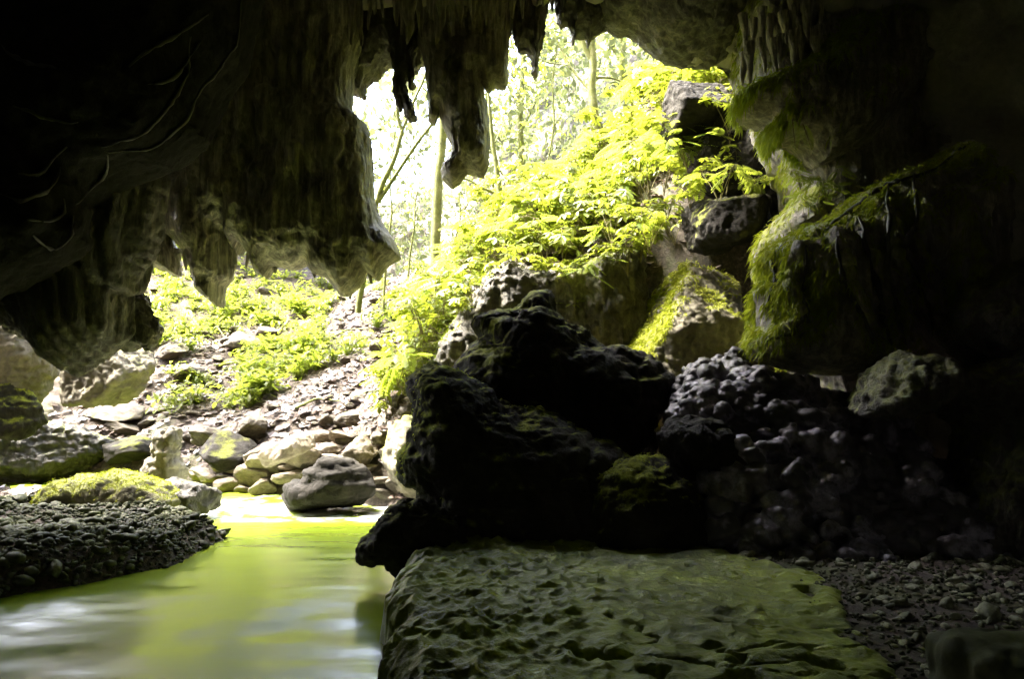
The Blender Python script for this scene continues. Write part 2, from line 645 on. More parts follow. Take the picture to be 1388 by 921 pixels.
def columns(a, s=5.0, st=0.10, seed=0, rough=0.02, warp=0.12):
    """organ pipe flowstone: rounded vertical ribs with sharp creases, two sizes"""
    def fn(V, N):
        W = V.copy()
        W[:, 0] += warp * fbm(V, 1.1, 3, seed=seed + 3)
        W[:, 1] += warp * fbm(V, 1.1, 3, seed=seed + 4)
        side = 1 - 0.6 * np.abs(N[:, 2])
        w1 = worley(W, 1.0, seed=seed % 11, an=(s, s, s * st))
        w2 = worley(W, 1.0, seed=seed % 7 + 2, an=(s * 2.4, s * 2.4, s * 2.4 * st * 1.5))
        m = 0.6 + 0.8 * sstep(-0.4, 0.4, fbm(V, 0.6, 2, seed=seed + 9))
        return side * a * (1.1 * (0.5 - w1) + 0.55 * (0.5 - w2)) * m - 0.28 * a + a * 0.9 * fbm(V, 0.7, 2, seed=seed + 1) + rough * fbm(V, 8, 3, 0.6, seed=seed + 2)
    return fn


def craggy(a, s=1.2, seed=0, fine=0.03, bed=0.0):
    def fn(V, N):
        w1, w2 = worley(V + 0.25 * fbm(V, 1.5, 3, seed=seed)[:, None], s * 0.8, seed=seed, second=True)
        d = 0.6 * a * (np.minimum(w2 - w1, 0.16) / 0.16 - 0.7) * 0.5 + a * 0.8 * fbm(V, s * 0.7, 3, 0.45, seed=seed + 1)
        d = d + fine * fbm(V, 7, 4, 0.6, seed=seed + 4) + 0.5 * fine * ridged(V, 4, 3, seed=seed + 7, an=(1, 1, 1.6))
        if bed:
            d = d + bed * ridged(V, 3.2, 2, seed=seed + 6, an=(0.25, 0.25, 1.2))
        return d
    return fn


def ridges(lines, Y, amp, width):
    """thin flowing ribs along the given lines (photo pixels at distance Y)"""
    segs = [np.array([at(x, y, Y)[[0, 2]] for x, y in ln]) for ln in lines]
    def fn(V, N):
        P = V[:, [0, 2]] + 0.03 * np.stack([fbm(V, 3, 2, seed=21), fbm(V, 3, 2, seed=22)], 1)
        best = np.full(len(V), 9.0)
        for pl in segs:
            for a, b in zip(pl[:-1], pl[1:]):
                e = b - a
                t = np.clip(((P - a) @ e) / max(e @ e, 1e-9), 0, 1)
                best = np.minimum(best, np.hypot(*(P - a - t[:, None] * e).T))
        return amp * np.exp(-(best / width) ** 2) * (N[:, 1] < 0.2)
    return fn


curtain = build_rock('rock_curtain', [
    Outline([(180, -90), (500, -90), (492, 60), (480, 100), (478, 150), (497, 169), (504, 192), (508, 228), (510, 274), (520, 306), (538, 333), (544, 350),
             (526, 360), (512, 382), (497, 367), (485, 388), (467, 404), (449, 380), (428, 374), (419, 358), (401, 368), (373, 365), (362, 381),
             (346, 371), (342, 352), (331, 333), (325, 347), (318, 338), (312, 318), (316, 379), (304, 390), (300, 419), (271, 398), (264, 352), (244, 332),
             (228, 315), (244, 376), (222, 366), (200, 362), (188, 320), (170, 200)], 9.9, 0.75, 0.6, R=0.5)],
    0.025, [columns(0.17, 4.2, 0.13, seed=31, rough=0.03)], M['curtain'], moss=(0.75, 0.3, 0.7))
tag(curtain, 'broad fluted limestone curtain hanging across the left of the cave mouth', 'rock curtain')

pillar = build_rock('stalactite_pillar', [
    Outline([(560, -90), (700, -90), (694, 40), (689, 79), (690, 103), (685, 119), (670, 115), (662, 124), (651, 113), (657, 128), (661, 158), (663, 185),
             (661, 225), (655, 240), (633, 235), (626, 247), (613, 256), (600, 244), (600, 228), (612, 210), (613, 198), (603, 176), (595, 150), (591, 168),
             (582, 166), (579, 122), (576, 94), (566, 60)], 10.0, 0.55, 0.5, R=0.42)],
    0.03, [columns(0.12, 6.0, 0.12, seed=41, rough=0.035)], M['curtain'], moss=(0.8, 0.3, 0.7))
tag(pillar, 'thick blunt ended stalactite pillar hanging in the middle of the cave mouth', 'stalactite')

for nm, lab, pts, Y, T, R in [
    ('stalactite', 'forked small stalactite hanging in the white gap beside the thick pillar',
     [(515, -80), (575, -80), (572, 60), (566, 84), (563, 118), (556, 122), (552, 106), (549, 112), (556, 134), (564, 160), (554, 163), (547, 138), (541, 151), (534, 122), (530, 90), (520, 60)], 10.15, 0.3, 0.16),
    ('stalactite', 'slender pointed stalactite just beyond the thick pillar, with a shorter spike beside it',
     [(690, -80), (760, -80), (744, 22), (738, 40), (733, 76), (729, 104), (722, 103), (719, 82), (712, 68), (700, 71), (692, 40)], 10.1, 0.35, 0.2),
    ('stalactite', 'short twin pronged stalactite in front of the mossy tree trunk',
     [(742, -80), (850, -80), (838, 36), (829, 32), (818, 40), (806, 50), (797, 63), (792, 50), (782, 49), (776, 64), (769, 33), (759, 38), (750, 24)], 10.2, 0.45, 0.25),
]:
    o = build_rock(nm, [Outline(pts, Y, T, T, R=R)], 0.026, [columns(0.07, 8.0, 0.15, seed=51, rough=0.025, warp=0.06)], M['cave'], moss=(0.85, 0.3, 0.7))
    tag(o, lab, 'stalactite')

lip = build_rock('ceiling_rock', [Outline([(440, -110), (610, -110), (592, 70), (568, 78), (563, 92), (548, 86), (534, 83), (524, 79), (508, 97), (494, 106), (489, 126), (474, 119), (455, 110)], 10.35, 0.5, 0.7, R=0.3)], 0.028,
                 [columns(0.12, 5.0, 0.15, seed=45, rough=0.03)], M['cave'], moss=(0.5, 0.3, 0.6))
tag(lip, 'low rock lip of the cave roof between the curtain and the thick pillar', 'rock overhang')
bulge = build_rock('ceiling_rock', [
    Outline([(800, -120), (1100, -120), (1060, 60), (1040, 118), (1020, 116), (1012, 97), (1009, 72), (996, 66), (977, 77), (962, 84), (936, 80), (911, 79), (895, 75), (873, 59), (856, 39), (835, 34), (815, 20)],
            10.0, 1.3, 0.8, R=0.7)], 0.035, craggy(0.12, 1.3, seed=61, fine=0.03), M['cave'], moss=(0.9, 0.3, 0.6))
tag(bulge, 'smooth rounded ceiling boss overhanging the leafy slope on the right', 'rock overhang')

RIBS = [[(330, 0), (330, 50), (305, 95), (275, 125), (258, 165), (215, 205), (145, 212)], [(285, 25), (255, 45), (200, 75), (178, 95)],
                    [(260, 55), (262, 100), (235, 145), (200, 185), (140, 205)], [(0, 60), (40, 90), (80, 97)], [(95, 205), (60, 235), (30, 232)],
                    [(85, 230), (70, 262), (30, 272), (0, 262)], [(90, 265), (95, 285), (75, 305), (40, 300)], [(102, 290), (100, 325), (75, 345), (50, 325)],
                    [(150, 215), (140, 250), (105, 282)], [(205, 120), (240, 110), (275, 60)], [(20, 150), (70, 165), (110, 172)]]
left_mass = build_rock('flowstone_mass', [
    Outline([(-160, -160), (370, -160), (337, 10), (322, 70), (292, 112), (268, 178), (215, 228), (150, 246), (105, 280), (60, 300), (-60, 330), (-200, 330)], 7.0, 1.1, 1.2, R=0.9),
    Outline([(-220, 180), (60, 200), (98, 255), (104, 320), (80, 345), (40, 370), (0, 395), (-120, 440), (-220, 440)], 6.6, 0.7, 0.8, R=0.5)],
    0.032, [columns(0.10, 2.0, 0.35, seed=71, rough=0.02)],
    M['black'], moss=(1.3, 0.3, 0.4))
tag(left_mass, 'dark bulging flowstone mass with thin curling ribs in the upper left', 'flowstone')

def grooves(V, N):
    tz = np.clip((V[:, 2] - 2.0) / 3.2, 0, 1)
    u = (V[:, 0] + 5.05 - 0.25 * (1 - tz)) / (0.35 + 0.75 * tz) + 0.10 * fbm(V, 0.8, 2, seed=84)
    g = np.abs(np.sin(u * 13.0 + 1.2 * fbm(V, 0.7, 2, seed=83)))
    g2 = np.abs(np.sin(u * 37.0))
    return (0.085 * g + 0.022 * g2 - 0.05) * (1 - 0.6 * np.abs(N[:, 2]))


drape = build_rock('rock_drapery', [
    Outline([(0, 180), (215, 180), (218, 250), (205, 320), (178, 396), (165, 398), (165, 450), (150, 470), (130, 486), (106, 508), (84, 494), (60, 462), (36, 458), (22, 414), (0, 380), (-30, 300)],
            8.0, 0.8, 0.6, R=0.55)], 0.03,
    [grooves, craggy(0.05, 1.0, seed=82, fine=0.015)], M['cave'], moss=(1.2, 0.3, 0.5))
tag(drape, 'deeply grooved dark drapery tapering to a ragged point above the left rocks', 'rock drapery')
lobe = build_rock('stalactite', [Outline([(150, 330), (180, 385), (196, 410), (214, 448), (206, 476), (196, 462), (178, 474), (160, 460), (150, 420)], 8.6, 0.35, 0.35, R=0.25)], 0.026,
                  [flutes(0.05, 5, 0.15, seed=85), craggy(0.03, 6, seed=86, fine=0.02)], M['cave'], moss=(0.6, 0.3, 0.7))
tag(lobe, 'short mossy lobe hanging behind the grooved drapery', 'stalactite')


def drip(px, py, Y, ln, rad, seed, label, group):
    n, sg = 16, 12
    t = np.linspace(0, 1, n)
    th = np.linspace(0, 2 * math.pi, sg, endpoint=False)
    prof = rad * (1 - t) ** 0.75 + 0.012
    x = prof[:, None] * np.cos(th)
    y = prof[:, None] * np.sin(th)
    z = np.repeat((-ln * t)[:, None], sg, 1)
    V = np.stack([x, y, z], -1).reshape(-1, 3)
    w = V + seed * 3.3
    V[:, :2] *= (1 + 0.35 * fbm(w, 6, 3, seed=3, an=(1, 1, 0.5)))[:, None]
    V[:, 0] += 0.05 * fbm(w * (0, 0, 1), 2, 2, seed=4)
    i = np.arange(n - 1)[:, None] * sg
    j = np.arange(sg)[None, :]
    Q = np.stack([i + j, i + sg + j, i + sg + (j + 1) % sg, i + (j + 1) % sg], -1).reshape(-1, 4)
    me = mesh_np('stalactite', V, Q)
    set_attr(me, 'moss', np.zeros(len(V)))
    tag(link('stalactite', me, M['curtain'], None, at(px, py, Y) + np.array((0, 0, ln))), label, 'stalactite', group)


rs = random.Random(8)
for i in range(26):
    px = 478 + i * 11.2 + rs.uniform(-5, 5)
    drip(px, rs.uniform(18, 62) if px < 700 else rs.uniform(5, 25), rs.uniform(8.7, 9.3), rs.uniform(0.7, 1.1), rs.uniform(0.05, 0.11), i, 'small dark stalactite in the fringe along the roof edge above the thick pillar', 'fringe of stalactites along the roof edge')
for i in range(24):
    px = 1005 + (i % 12) * 14 + rs.uniform(-5, 5)
    drip(px, 118 - (px - 1005) * 0.35 - (i // 12) * 38 + rs.uniform(-10, 8), rs.uniform(8.3, 8.6), rs.uniform(0.35, 0.6), rs.uniform(0.04, 0.07), 40 + i, 'stubby dripstone among those under the right ceiling above the mossy ledge', 'dripstones under the right ceiling')


for i, (px, py) in enumerate([(208, 372), (222, 378), (238, 386), (256, 372), (276, 408), (291, 424), (308, 400), (336, 372), (354, 392), (366, 388), (386, 380), (408, 378), (424, 384), (438, 392), (455, 398), (472, 412), (488, 400), (500, 392)]):
    drip(px + rs.uniform(-6, 6), py - rs.uniform(4, 26), 9.75 + 0.12 * (i % 4), rs.uniform(0.35, 0.7), rs.uniform(0.05, 0.13), 80 + i, 'ragged spike on the lower edge of the broad rock curtain', 'spikes along the lower edge of the curtain')


# ------------------------------------------------------------------ right hand wall
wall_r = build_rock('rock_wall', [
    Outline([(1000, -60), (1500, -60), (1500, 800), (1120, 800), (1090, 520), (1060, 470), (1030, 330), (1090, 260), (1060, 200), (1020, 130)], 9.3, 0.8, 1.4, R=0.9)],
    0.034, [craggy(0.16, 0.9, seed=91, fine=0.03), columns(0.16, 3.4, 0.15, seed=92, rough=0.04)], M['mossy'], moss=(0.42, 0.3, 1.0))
tag(wall_r, 'tall dark cave wall closing the right side of the mouth', 'rock wall')

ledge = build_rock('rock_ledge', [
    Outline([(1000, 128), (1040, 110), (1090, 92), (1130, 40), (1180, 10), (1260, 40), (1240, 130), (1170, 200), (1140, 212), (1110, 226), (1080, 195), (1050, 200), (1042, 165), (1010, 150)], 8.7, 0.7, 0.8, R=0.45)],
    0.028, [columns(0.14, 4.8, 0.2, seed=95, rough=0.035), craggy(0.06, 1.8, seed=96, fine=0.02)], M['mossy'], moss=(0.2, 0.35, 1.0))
tag(ledge, 'mossy ledge of drooping flowstone with fern fronds below the right ceiling', 'rock ledge')

RIBS_R = [[(1200, 243), (1204, 300), (1198, 360), (1215, 420), (1228, 470)], [(1235, 240), (1240, 290), (1230, 330), (1247, 390), (1262, 460)], [(1165, 290), (1172, 340), (1190, 400), (1205, 470)],
          [(1290, 205), (1265, 225), (1235, 240), (1200, 245), (1150, 278), (1115, 306)], [(1310, 190), (1285, 205)], [(1130, 320), (1140, 380), (1165, 430), (1185, 470)], [(1095, 330), (1085, 380), (1100, 420), (1075, 450), (1030, 470)], [(1060, 325), (1040, 350), (1050, 380), (1030, 420)]]
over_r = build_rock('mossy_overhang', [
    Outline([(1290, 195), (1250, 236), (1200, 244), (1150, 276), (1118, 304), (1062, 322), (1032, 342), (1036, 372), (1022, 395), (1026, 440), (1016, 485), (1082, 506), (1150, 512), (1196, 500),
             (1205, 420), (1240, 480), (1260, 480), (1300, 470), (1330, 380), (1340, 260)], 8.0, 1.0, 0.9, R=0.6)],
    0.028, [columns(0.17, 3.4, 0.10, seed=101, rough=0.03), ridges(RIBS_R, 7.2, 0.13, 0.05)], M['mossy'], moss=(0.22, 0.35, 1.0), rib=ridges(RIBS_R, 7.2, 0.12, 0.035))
tag(over_r, 'moss rimmed overhanging flowstone with long vertical ribs on the right', 'flowstone')

for nm, lab, cat, pts, Y, f, b, R, mat, ms, dsp in [
    ('boulder', 'rough dark boulder jutting in at the right edge above the ledge', 'boulder',
     [(1288, 455), (1296, 425), (1340, 375), (1400, 345), (1480, 340), (1480, 500), (1320, 490)], 6.8, 0.7, 0.6, 0.5, 'cave', (0.7, 0.3, 0.6), craggy(0.08, 4, seed=111, fine=0.04)),
    ('rock_shelf', 'sloping rock shelf with hanging lip at the right edge', 'rock shelf',
     [(1165, 562), (1186, 525), (1194, 500), (1217, 486), (1268, 486), (1282, 510), (1330, 505), (1354, 486), (1400, 462), (1500, 440), (1500, 820), (1325, 820), (1312, 700), (1336, 584), (1300, 560), (1270, 545), (1225, 560), (1190, 562)], 6.4, 0.6, 0.9, 0.4, 'cave', (0.55, 0.3, 0.7), flutes(0.08, 4, 0.25, seed=113, rough=0.05)),
]:
    o = build_rock(nm, [Outline(pts, Y, f, b, R=R)], 0.03, dsp, M[mat], moss=ms)
    tag(o, lab, cat)


# ------------------------------------------------------------------ centre boulders
def bz(pts, Y, base=-0.3):
    return pts


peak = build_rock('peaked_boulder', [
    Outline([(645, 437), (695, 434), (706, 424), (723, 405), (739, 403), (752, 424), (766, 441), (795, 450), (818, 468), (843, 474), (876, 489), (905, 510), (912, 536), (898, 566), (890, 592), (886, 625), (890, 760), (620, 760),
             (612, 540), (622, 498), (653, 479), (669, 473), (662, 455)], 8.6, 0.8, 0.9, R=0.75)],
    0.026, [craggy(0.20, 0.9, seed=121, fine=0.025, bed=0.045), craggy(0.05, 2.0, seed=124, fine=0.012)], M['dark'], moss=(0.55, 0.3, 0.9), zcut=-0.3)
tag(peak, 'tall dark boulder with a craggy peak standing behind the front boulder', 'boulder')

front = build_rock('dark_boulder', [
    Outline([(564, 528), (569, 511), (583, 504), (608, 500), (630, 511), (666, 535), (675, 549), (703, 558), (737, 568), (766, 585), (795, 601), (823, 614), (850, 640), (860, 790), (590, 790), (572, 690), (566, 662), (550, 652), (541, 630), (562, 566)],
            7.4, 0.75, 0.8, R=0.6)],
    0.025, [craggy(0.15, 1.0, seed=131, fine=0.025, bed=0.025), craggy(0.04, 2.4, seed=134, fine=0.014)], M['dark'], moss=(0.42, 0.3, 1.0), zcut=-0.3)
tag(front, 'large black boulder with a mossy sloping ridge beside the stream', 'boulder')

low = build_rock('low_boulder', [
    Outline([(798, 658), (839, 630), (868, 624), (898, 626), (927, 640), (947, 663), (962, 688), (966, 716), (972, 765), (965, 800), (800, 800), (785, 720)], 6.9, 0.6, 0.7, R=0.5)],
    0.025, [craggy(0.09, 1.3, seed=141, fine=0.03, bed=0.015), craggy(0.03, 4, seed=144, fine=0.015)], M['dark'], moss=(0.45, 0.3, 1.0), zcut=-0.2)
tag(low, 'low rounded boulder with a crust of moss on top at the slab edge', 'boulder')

stub = build_rock('rock_spur', [
    Outline([(489, 743), (504, 722), (525, 696), (543, 684), (577, 688), (620, 700), (640, 760), (600, 800), (556, 786), (540, 770), (522, 755), (510, 764), (494, 760)], 6.6, 0.35, 0.4, R=0.22)],
    0.022, [craggy(0.05, 3, seed=151, fine=0.04), craggy(0.03, 8, seed=152, fine=0.015)], M['dark'], moss=(0.8, 0.3, 0.7), zcut=-0.35)
tag(stub, 'snout shaped rock spur overhanging the green water', 'rock')


def knobs(a, s, seed):
    def fn(V, N):
        w = worley(V + 0.04 * fbm(V, 4, 2, seed=seed)[:, None], s, seed=seed)
        up = 0.35 + 0.65 * np.clip(N[:, 2] + 0.6, 0, 1)
        return up * a * (0.75 - w) * 1.4
    return fn


KNOB = Outline([(921, 540), (934, 514), (946, 497), (962, 492), (972, 505), (980, 495), (1000, 483), (1014, 494), (1030, 491), (1043, 506), (1062, 512), (1092, 520), (1120, 546), (1158, 541), (1205, 570), (1240, 620), (1285, 660), (1318, 680),
                (1330, 800), (960, 800), (900, 640), (898, 600), (905, 578)], 7.7, 0.6, 1.0, R=0.8, lean=0.8)
rk = random.Random(14)
lumps = []
for _ in range(620):
    q = at(rk.uniform(915, 1310), rk.uniform(500, 770), 7.7)
    dk = float(poly_sdf(np.array([[q[0], q[2]]]), KNOB.poly)[0])
    if dk < 0.02 or float(fbm(np.array([[q[0], 0, q[2]]]), 1.5, 2, seed=168)[0]) < -0.02 - 0.5 * (q[0] < 2.9):
        continue
    pr = (1 - (1 - min(dk / KNOB.R, 1)) ** 2) ** 0.5
    rr_ = rk.choice((0.05, 0.06, 0.08, 0.1, 0.13))
    lumps.append(Ball((q[0], KNOB.Y + KNOB.lean * (q[2] - KNOB.zm) - KNOB.f * pr - 0.09, q[2]), (rr_ * 1.1, rr_, rr_ * 0.75)))
for px, py, rr_ in [(948, 512, 0.09), (950, 498, 0.085), (1000, 505, 0.14), (998, 490, 0.11), (1032, 505, 0.10), (1060, 520, 0.09), (930, 530, 0.08), (1090, 530, 0.1)]:
    lumps.append(Ball(at(px, py, 8.2), (rr_, rr_, rr_ * 1.1)))
def lump_sheen_mask(V, N):  # marks where the lumps get the painted sky sheen
    c = np.array([b_.c for b_ in lumps], dtype=f32)
    rr2 = np.array([b_.r[0] for b_ in lumps], dtype=f32)
    out = np.zeros(len(V), dtype=f32)
    for c_, r_ in zip(c, rr2):
        dd = np.linalg.norm(V - c_, axis=1)
        out = np.maximum(out, 0.13 * sstep(1.5, 1.1, dd / r_))
    return out * sstep(-0.45, 0.1, fbm(V, 3, 3, seed=167))


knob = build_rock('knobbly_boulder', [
    KNOB] + lumps, 0.026, [craggy(0.10, 1.6, seed=161, fine=0.035), knobs(0.06, 7, 162)], M['knob'], k=0.045, moss=(3.0, 0.3, 0.0), zcut=-0.2, rib=lump_sheen_mask)
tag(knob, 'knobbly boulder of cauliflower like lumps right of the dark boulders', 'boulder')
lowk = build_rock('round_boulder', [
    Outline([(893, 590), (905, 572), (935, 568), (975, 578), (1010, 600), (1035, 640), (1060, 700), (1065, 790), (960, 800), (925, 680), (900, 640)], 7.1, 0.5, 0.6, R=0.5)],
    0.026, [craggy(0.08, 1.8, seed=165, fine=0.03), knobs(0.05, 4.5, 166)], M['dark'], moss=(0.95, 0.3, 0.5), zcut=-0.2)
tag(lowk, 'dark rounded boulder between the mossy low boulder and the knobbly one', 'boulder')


# ------------------------------------------------------------------ slab in front
def bedrock_slab():
    plan = np.array([(-0.50, 1.0), (-0.50, 3.1), (-0.62, 3.7), (-0.76, 4.3), (-0.86, 5.0), (-0.9, 5.6), (-0.85, 6.3), (-0.5, 7.2), (1.2, 7.2), (2.0, 6.2), (2.4, 5.5), (2.42, 5.2), (2.28, 4.8), (2.12, 4.2), (1.98, 3.5), (1.7, 3.0), (1.5, 1.0)])
    h = 0.0125
    xs = np.arange(-1.4, 2.9, h)
    ys = np.arange(0.9, 7.6, h)
    X, Y = np.meshgrid(xs, ys)
    P = np.stack([X.ravel(), Y.ravel(), np.zeros(X.size)], 1)
    P2 = P + 0.09 * np.stack([fbm(P, 1.5, 5, 0.6, seed=170), fbm(P, 1.5, 5, 0.6, seed=171), P[:, 2]], 1)
    d = poly_sdf(P2[:, :2], plan)
    z = 0.40 + 0.035 * fbm(P, 0.6, 2, seed=172) - 0.02 * (P[:, 0] - 0.5)
    right = sstep(-0.1, 1.3, P[:, 0] - 0.15 * (P[:, 1] - 4))
    wp = P + 0.06 * np.stack([fbm(P, 3, 2, seed=174), fbm(P, 3, 2, seed=175), P[:, 2]], 1)
    s1 = worley(wp, 1.0, seed=1, an=(9.0, 12.0, 1))
    s2 = worley(wp, 1.0, seed=2, an=(5.0, 7.5, 1))
    z += (1 - right) * 0.072 * (s1 ** 2 - 0.35) + right * 0.055 * (np.clip(s2, 0, 1) ** 2 - 0.3) + 0.016 * fbm(P, 6, 4, 0.6, seed=176, an=(0.5, 1.2, 1)) + 0.02 * fbm(P, 2.2, 2, seed=178)
    cr = np.abs(fbm(P, 1.1, 4, seed=177, an=(0.6, 1.6, 1)))
    z -= 0.05 * np.exp(-(cr / 0.02) ** 2) * sstep(4.6, 3.6, P[:, 1])
    for px, py, rx, ry, dp in [(806, 878, 0.13, 0.07, 0.14), (1082, 875, 0.10, 0.055, 0.10), (965, 868, 0.09, 0.05, 0.09), (880, 895, 0.08, 0.04, 0.07), (1090, 797, 0.10, 0.08, 0.08), (940, 765, 0.05, 0.05, 0.05),
                                (1120, 895, 0.10, 0.05, 0.10), (590, 905, 0.06, 0.05, 0.08), (640, 860, 0.05, 0.03, 0.05), (820, 835, 0.04, 0.03, 0.05), (1010, 915, 0.12, 0.06, 0.09), (1150, 850, 0.1, 0.05, 0.06)]:
        v = (460.5 - py) / FPX
        t = (0.4 - CAM_Z) / (math.sin(PITCH) + v * math.cos(PITCH))
        cx, cy = (px - 694) / FPX * t, t * (math.cos(PITCH) - v * math.sin(PITCH))
        q = ((P2[:, 0] - cx) / rx) ** 2 + ((P2[:, 1] - cy) / ry) ** 2
        z -= dp * np.exp(-q ** 2)
    lf = sstep(0.2, -0.3, P[:, 0])
    edge = np.clip(d / (0.14 + 0.05 * lf), -4, 1)
    drop = np.where(edge < 1, (1 - np.clip(edge, 0, 1)) ** 2.2 * (0.08 + 0.06 * lf), 0) + np.where(d < 0, np.minimum(-d * 16, 0.95), 0)
    z -= drop
    keep = d > -0.07
    V = np.stack([P[:, 0], P[:, 1], z], 1)
    ny, nx = X.shape
    i = (np.arange(ny - 1)[:, None] * nx + np.arange(nx - 1)[None, :]).ravel()
    Q = np.stack([i, i + 1, i + nx + 1, i + nx], 1)
    Q = Q[keep[Q].all(1)]
    used = np.unique(Q)
    rm = np.full(len(V), -1)
    rm[used] = np.arange(len(used))
    V, Q = V[used], rm[Q]
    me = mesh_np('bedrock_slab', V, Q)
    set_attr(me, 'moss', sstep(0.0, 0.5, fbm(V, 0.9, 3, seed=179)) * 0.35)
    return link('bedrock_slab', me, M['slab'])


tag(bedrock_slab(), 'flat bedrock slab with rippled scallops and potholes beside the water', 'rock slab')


# ------------------------------------------------------------------ ground and water
def grid_sheet(name, x0, x1, y0, y1, h, zf, mat):
    xs = np.arange(x0, x1, h)
    ys = np.arange(y0, y1, h)
    X, Y = np.meshgrid(xs, ys)
    Z = zf(X, Y)
    V = np.stack([X, Y, Z], -1).reshape(-1, 3)
    ny, nx = X.shape
    i = (np.arange(ny - 1)[:, None] * nx + np.arange(nx - 1)[None, :]).ravel()
    return link(name, mesh_np(name, V, np.stack([i, i + 1, i + nx + 1, i + nx], 1)), mat)


def ground_material():
    m, N, L, B = new_mat('litter_ground')
    tc = N.new('ShaderNodeTexCoord')
    def noise(s, d=6, r=0.65):
        n = N.new('ShaderNodeTexNoise')
        n.inputs['Scale'].default_value, n.inputs['Detail'].default_value, n.inputs['Roughness'].default_value = s, d, r
        L.new(tc.outputs['Object'], n.inputs['Vector'])
        return n
    a, b = noise(0.6), noise(14, 8, 0.75)
    r = N.new('ShaderNodeValToRGB')
    e = r.color_ramp.elements
    e[0].position, e[0].color = 0.36, (0.03, 0.023, 0.018, 1)
    e[1].position, e[1].color = 0.66, (0.14, 0.108, 0.088, 1)
    q = e.new(0.5)
    q.color = (0.058, 0.044, 0.034, 1)
    L.new(b.outputs[0], r.inputs[0])
    g = N.new('ShaderNodeMix')
    g.data_type = 'RGBA'
    g.inputs[7].default_value = (0.10, 0.14, 0.03, 1)
    mr = N.new('ShaderNodeMapRange')
    mr.inputs[1].default_value, mr.inputs[2].default_value, mr.inputs[4].default_value = 0.55, 0.7, 0.6
    L.new(a.outputs[0], mr.inputs[0])
    L.new(mr.outputs[0], g.inputs[0])
    L.new(r.outputs[0], g.inputs[6])
    L.new(g.outputs[2], B.inputs['Base Color'])
    B.inputs['Roughness'].default_value = 0.85
    bp = N.new('ShaderNodeBump')
    bp.inputs['Strength'].default_value = 0.8
    bp.inputs['Distance'].default_value = 0.06
    L.new(b.outputs[0], bp.inputs['Height'])
    L.new(bp.outputs[0], B.inputs['Normal'])
    return m


M['ground'] = ground_material()
tag(grid_sheet('ground', -22, 24, -22, 40, 0.11, lambda X, Y: H(X, Y), M['ground']), kind='structure')


def water_material():
    m, N, L, B = new_mat('stream_water')
    tc = N.new('ShaderNodeTexCoord')
    mp = N.new('ShaderNodeMapping')
    mp.inputs['Scale'].default_value = (0.7, 1.6, 1)
    L.new(tc.outputs['Object'], mp.inputs[0])
    n = N.new('ShaderNodeTexNoise')
    n.inputs['Scale'].default_value, n.inputs['Detail'].default_value = 2.2, 3
    L.new(mp.outputs[0], n.inputs['Vector'])
    at_ = N.new('ShaderNodeAttribute')
    at_.attribute_name = 'foam'
    mx = N.new('ShaderNodeMix')
    mx.data_type = 'RGBA'
    mx.inputs[6].default_value = (0.19, 0.26, 0.02, 1)
    mx.inputs[7].default_value = (0.78, 0.80, 0.80, 1)
    L.new(at_.outputs['Fac'], mx.inputs[0])
    L.new(mx.outputs[2], B.inputs['Base Color'])
    B.inputs['Roughness'].default_value = 0.18
    B.inputs['IOR'].default_value = 1.33
    B.inputs['Specular IOR Level'].default_value = 0.5
    bp = N.new('ShaderNodeBump')
    bp.inputs['Strength'].default_value = 0.04
    bp.inputs['Distance'].default_value = 0.1
    L.new(n.outputs[0], bp.inputs['Height'])
    L.new(bp.outputs[0], B.inputs['Normal'])
    return m


M['water'] = water_material()


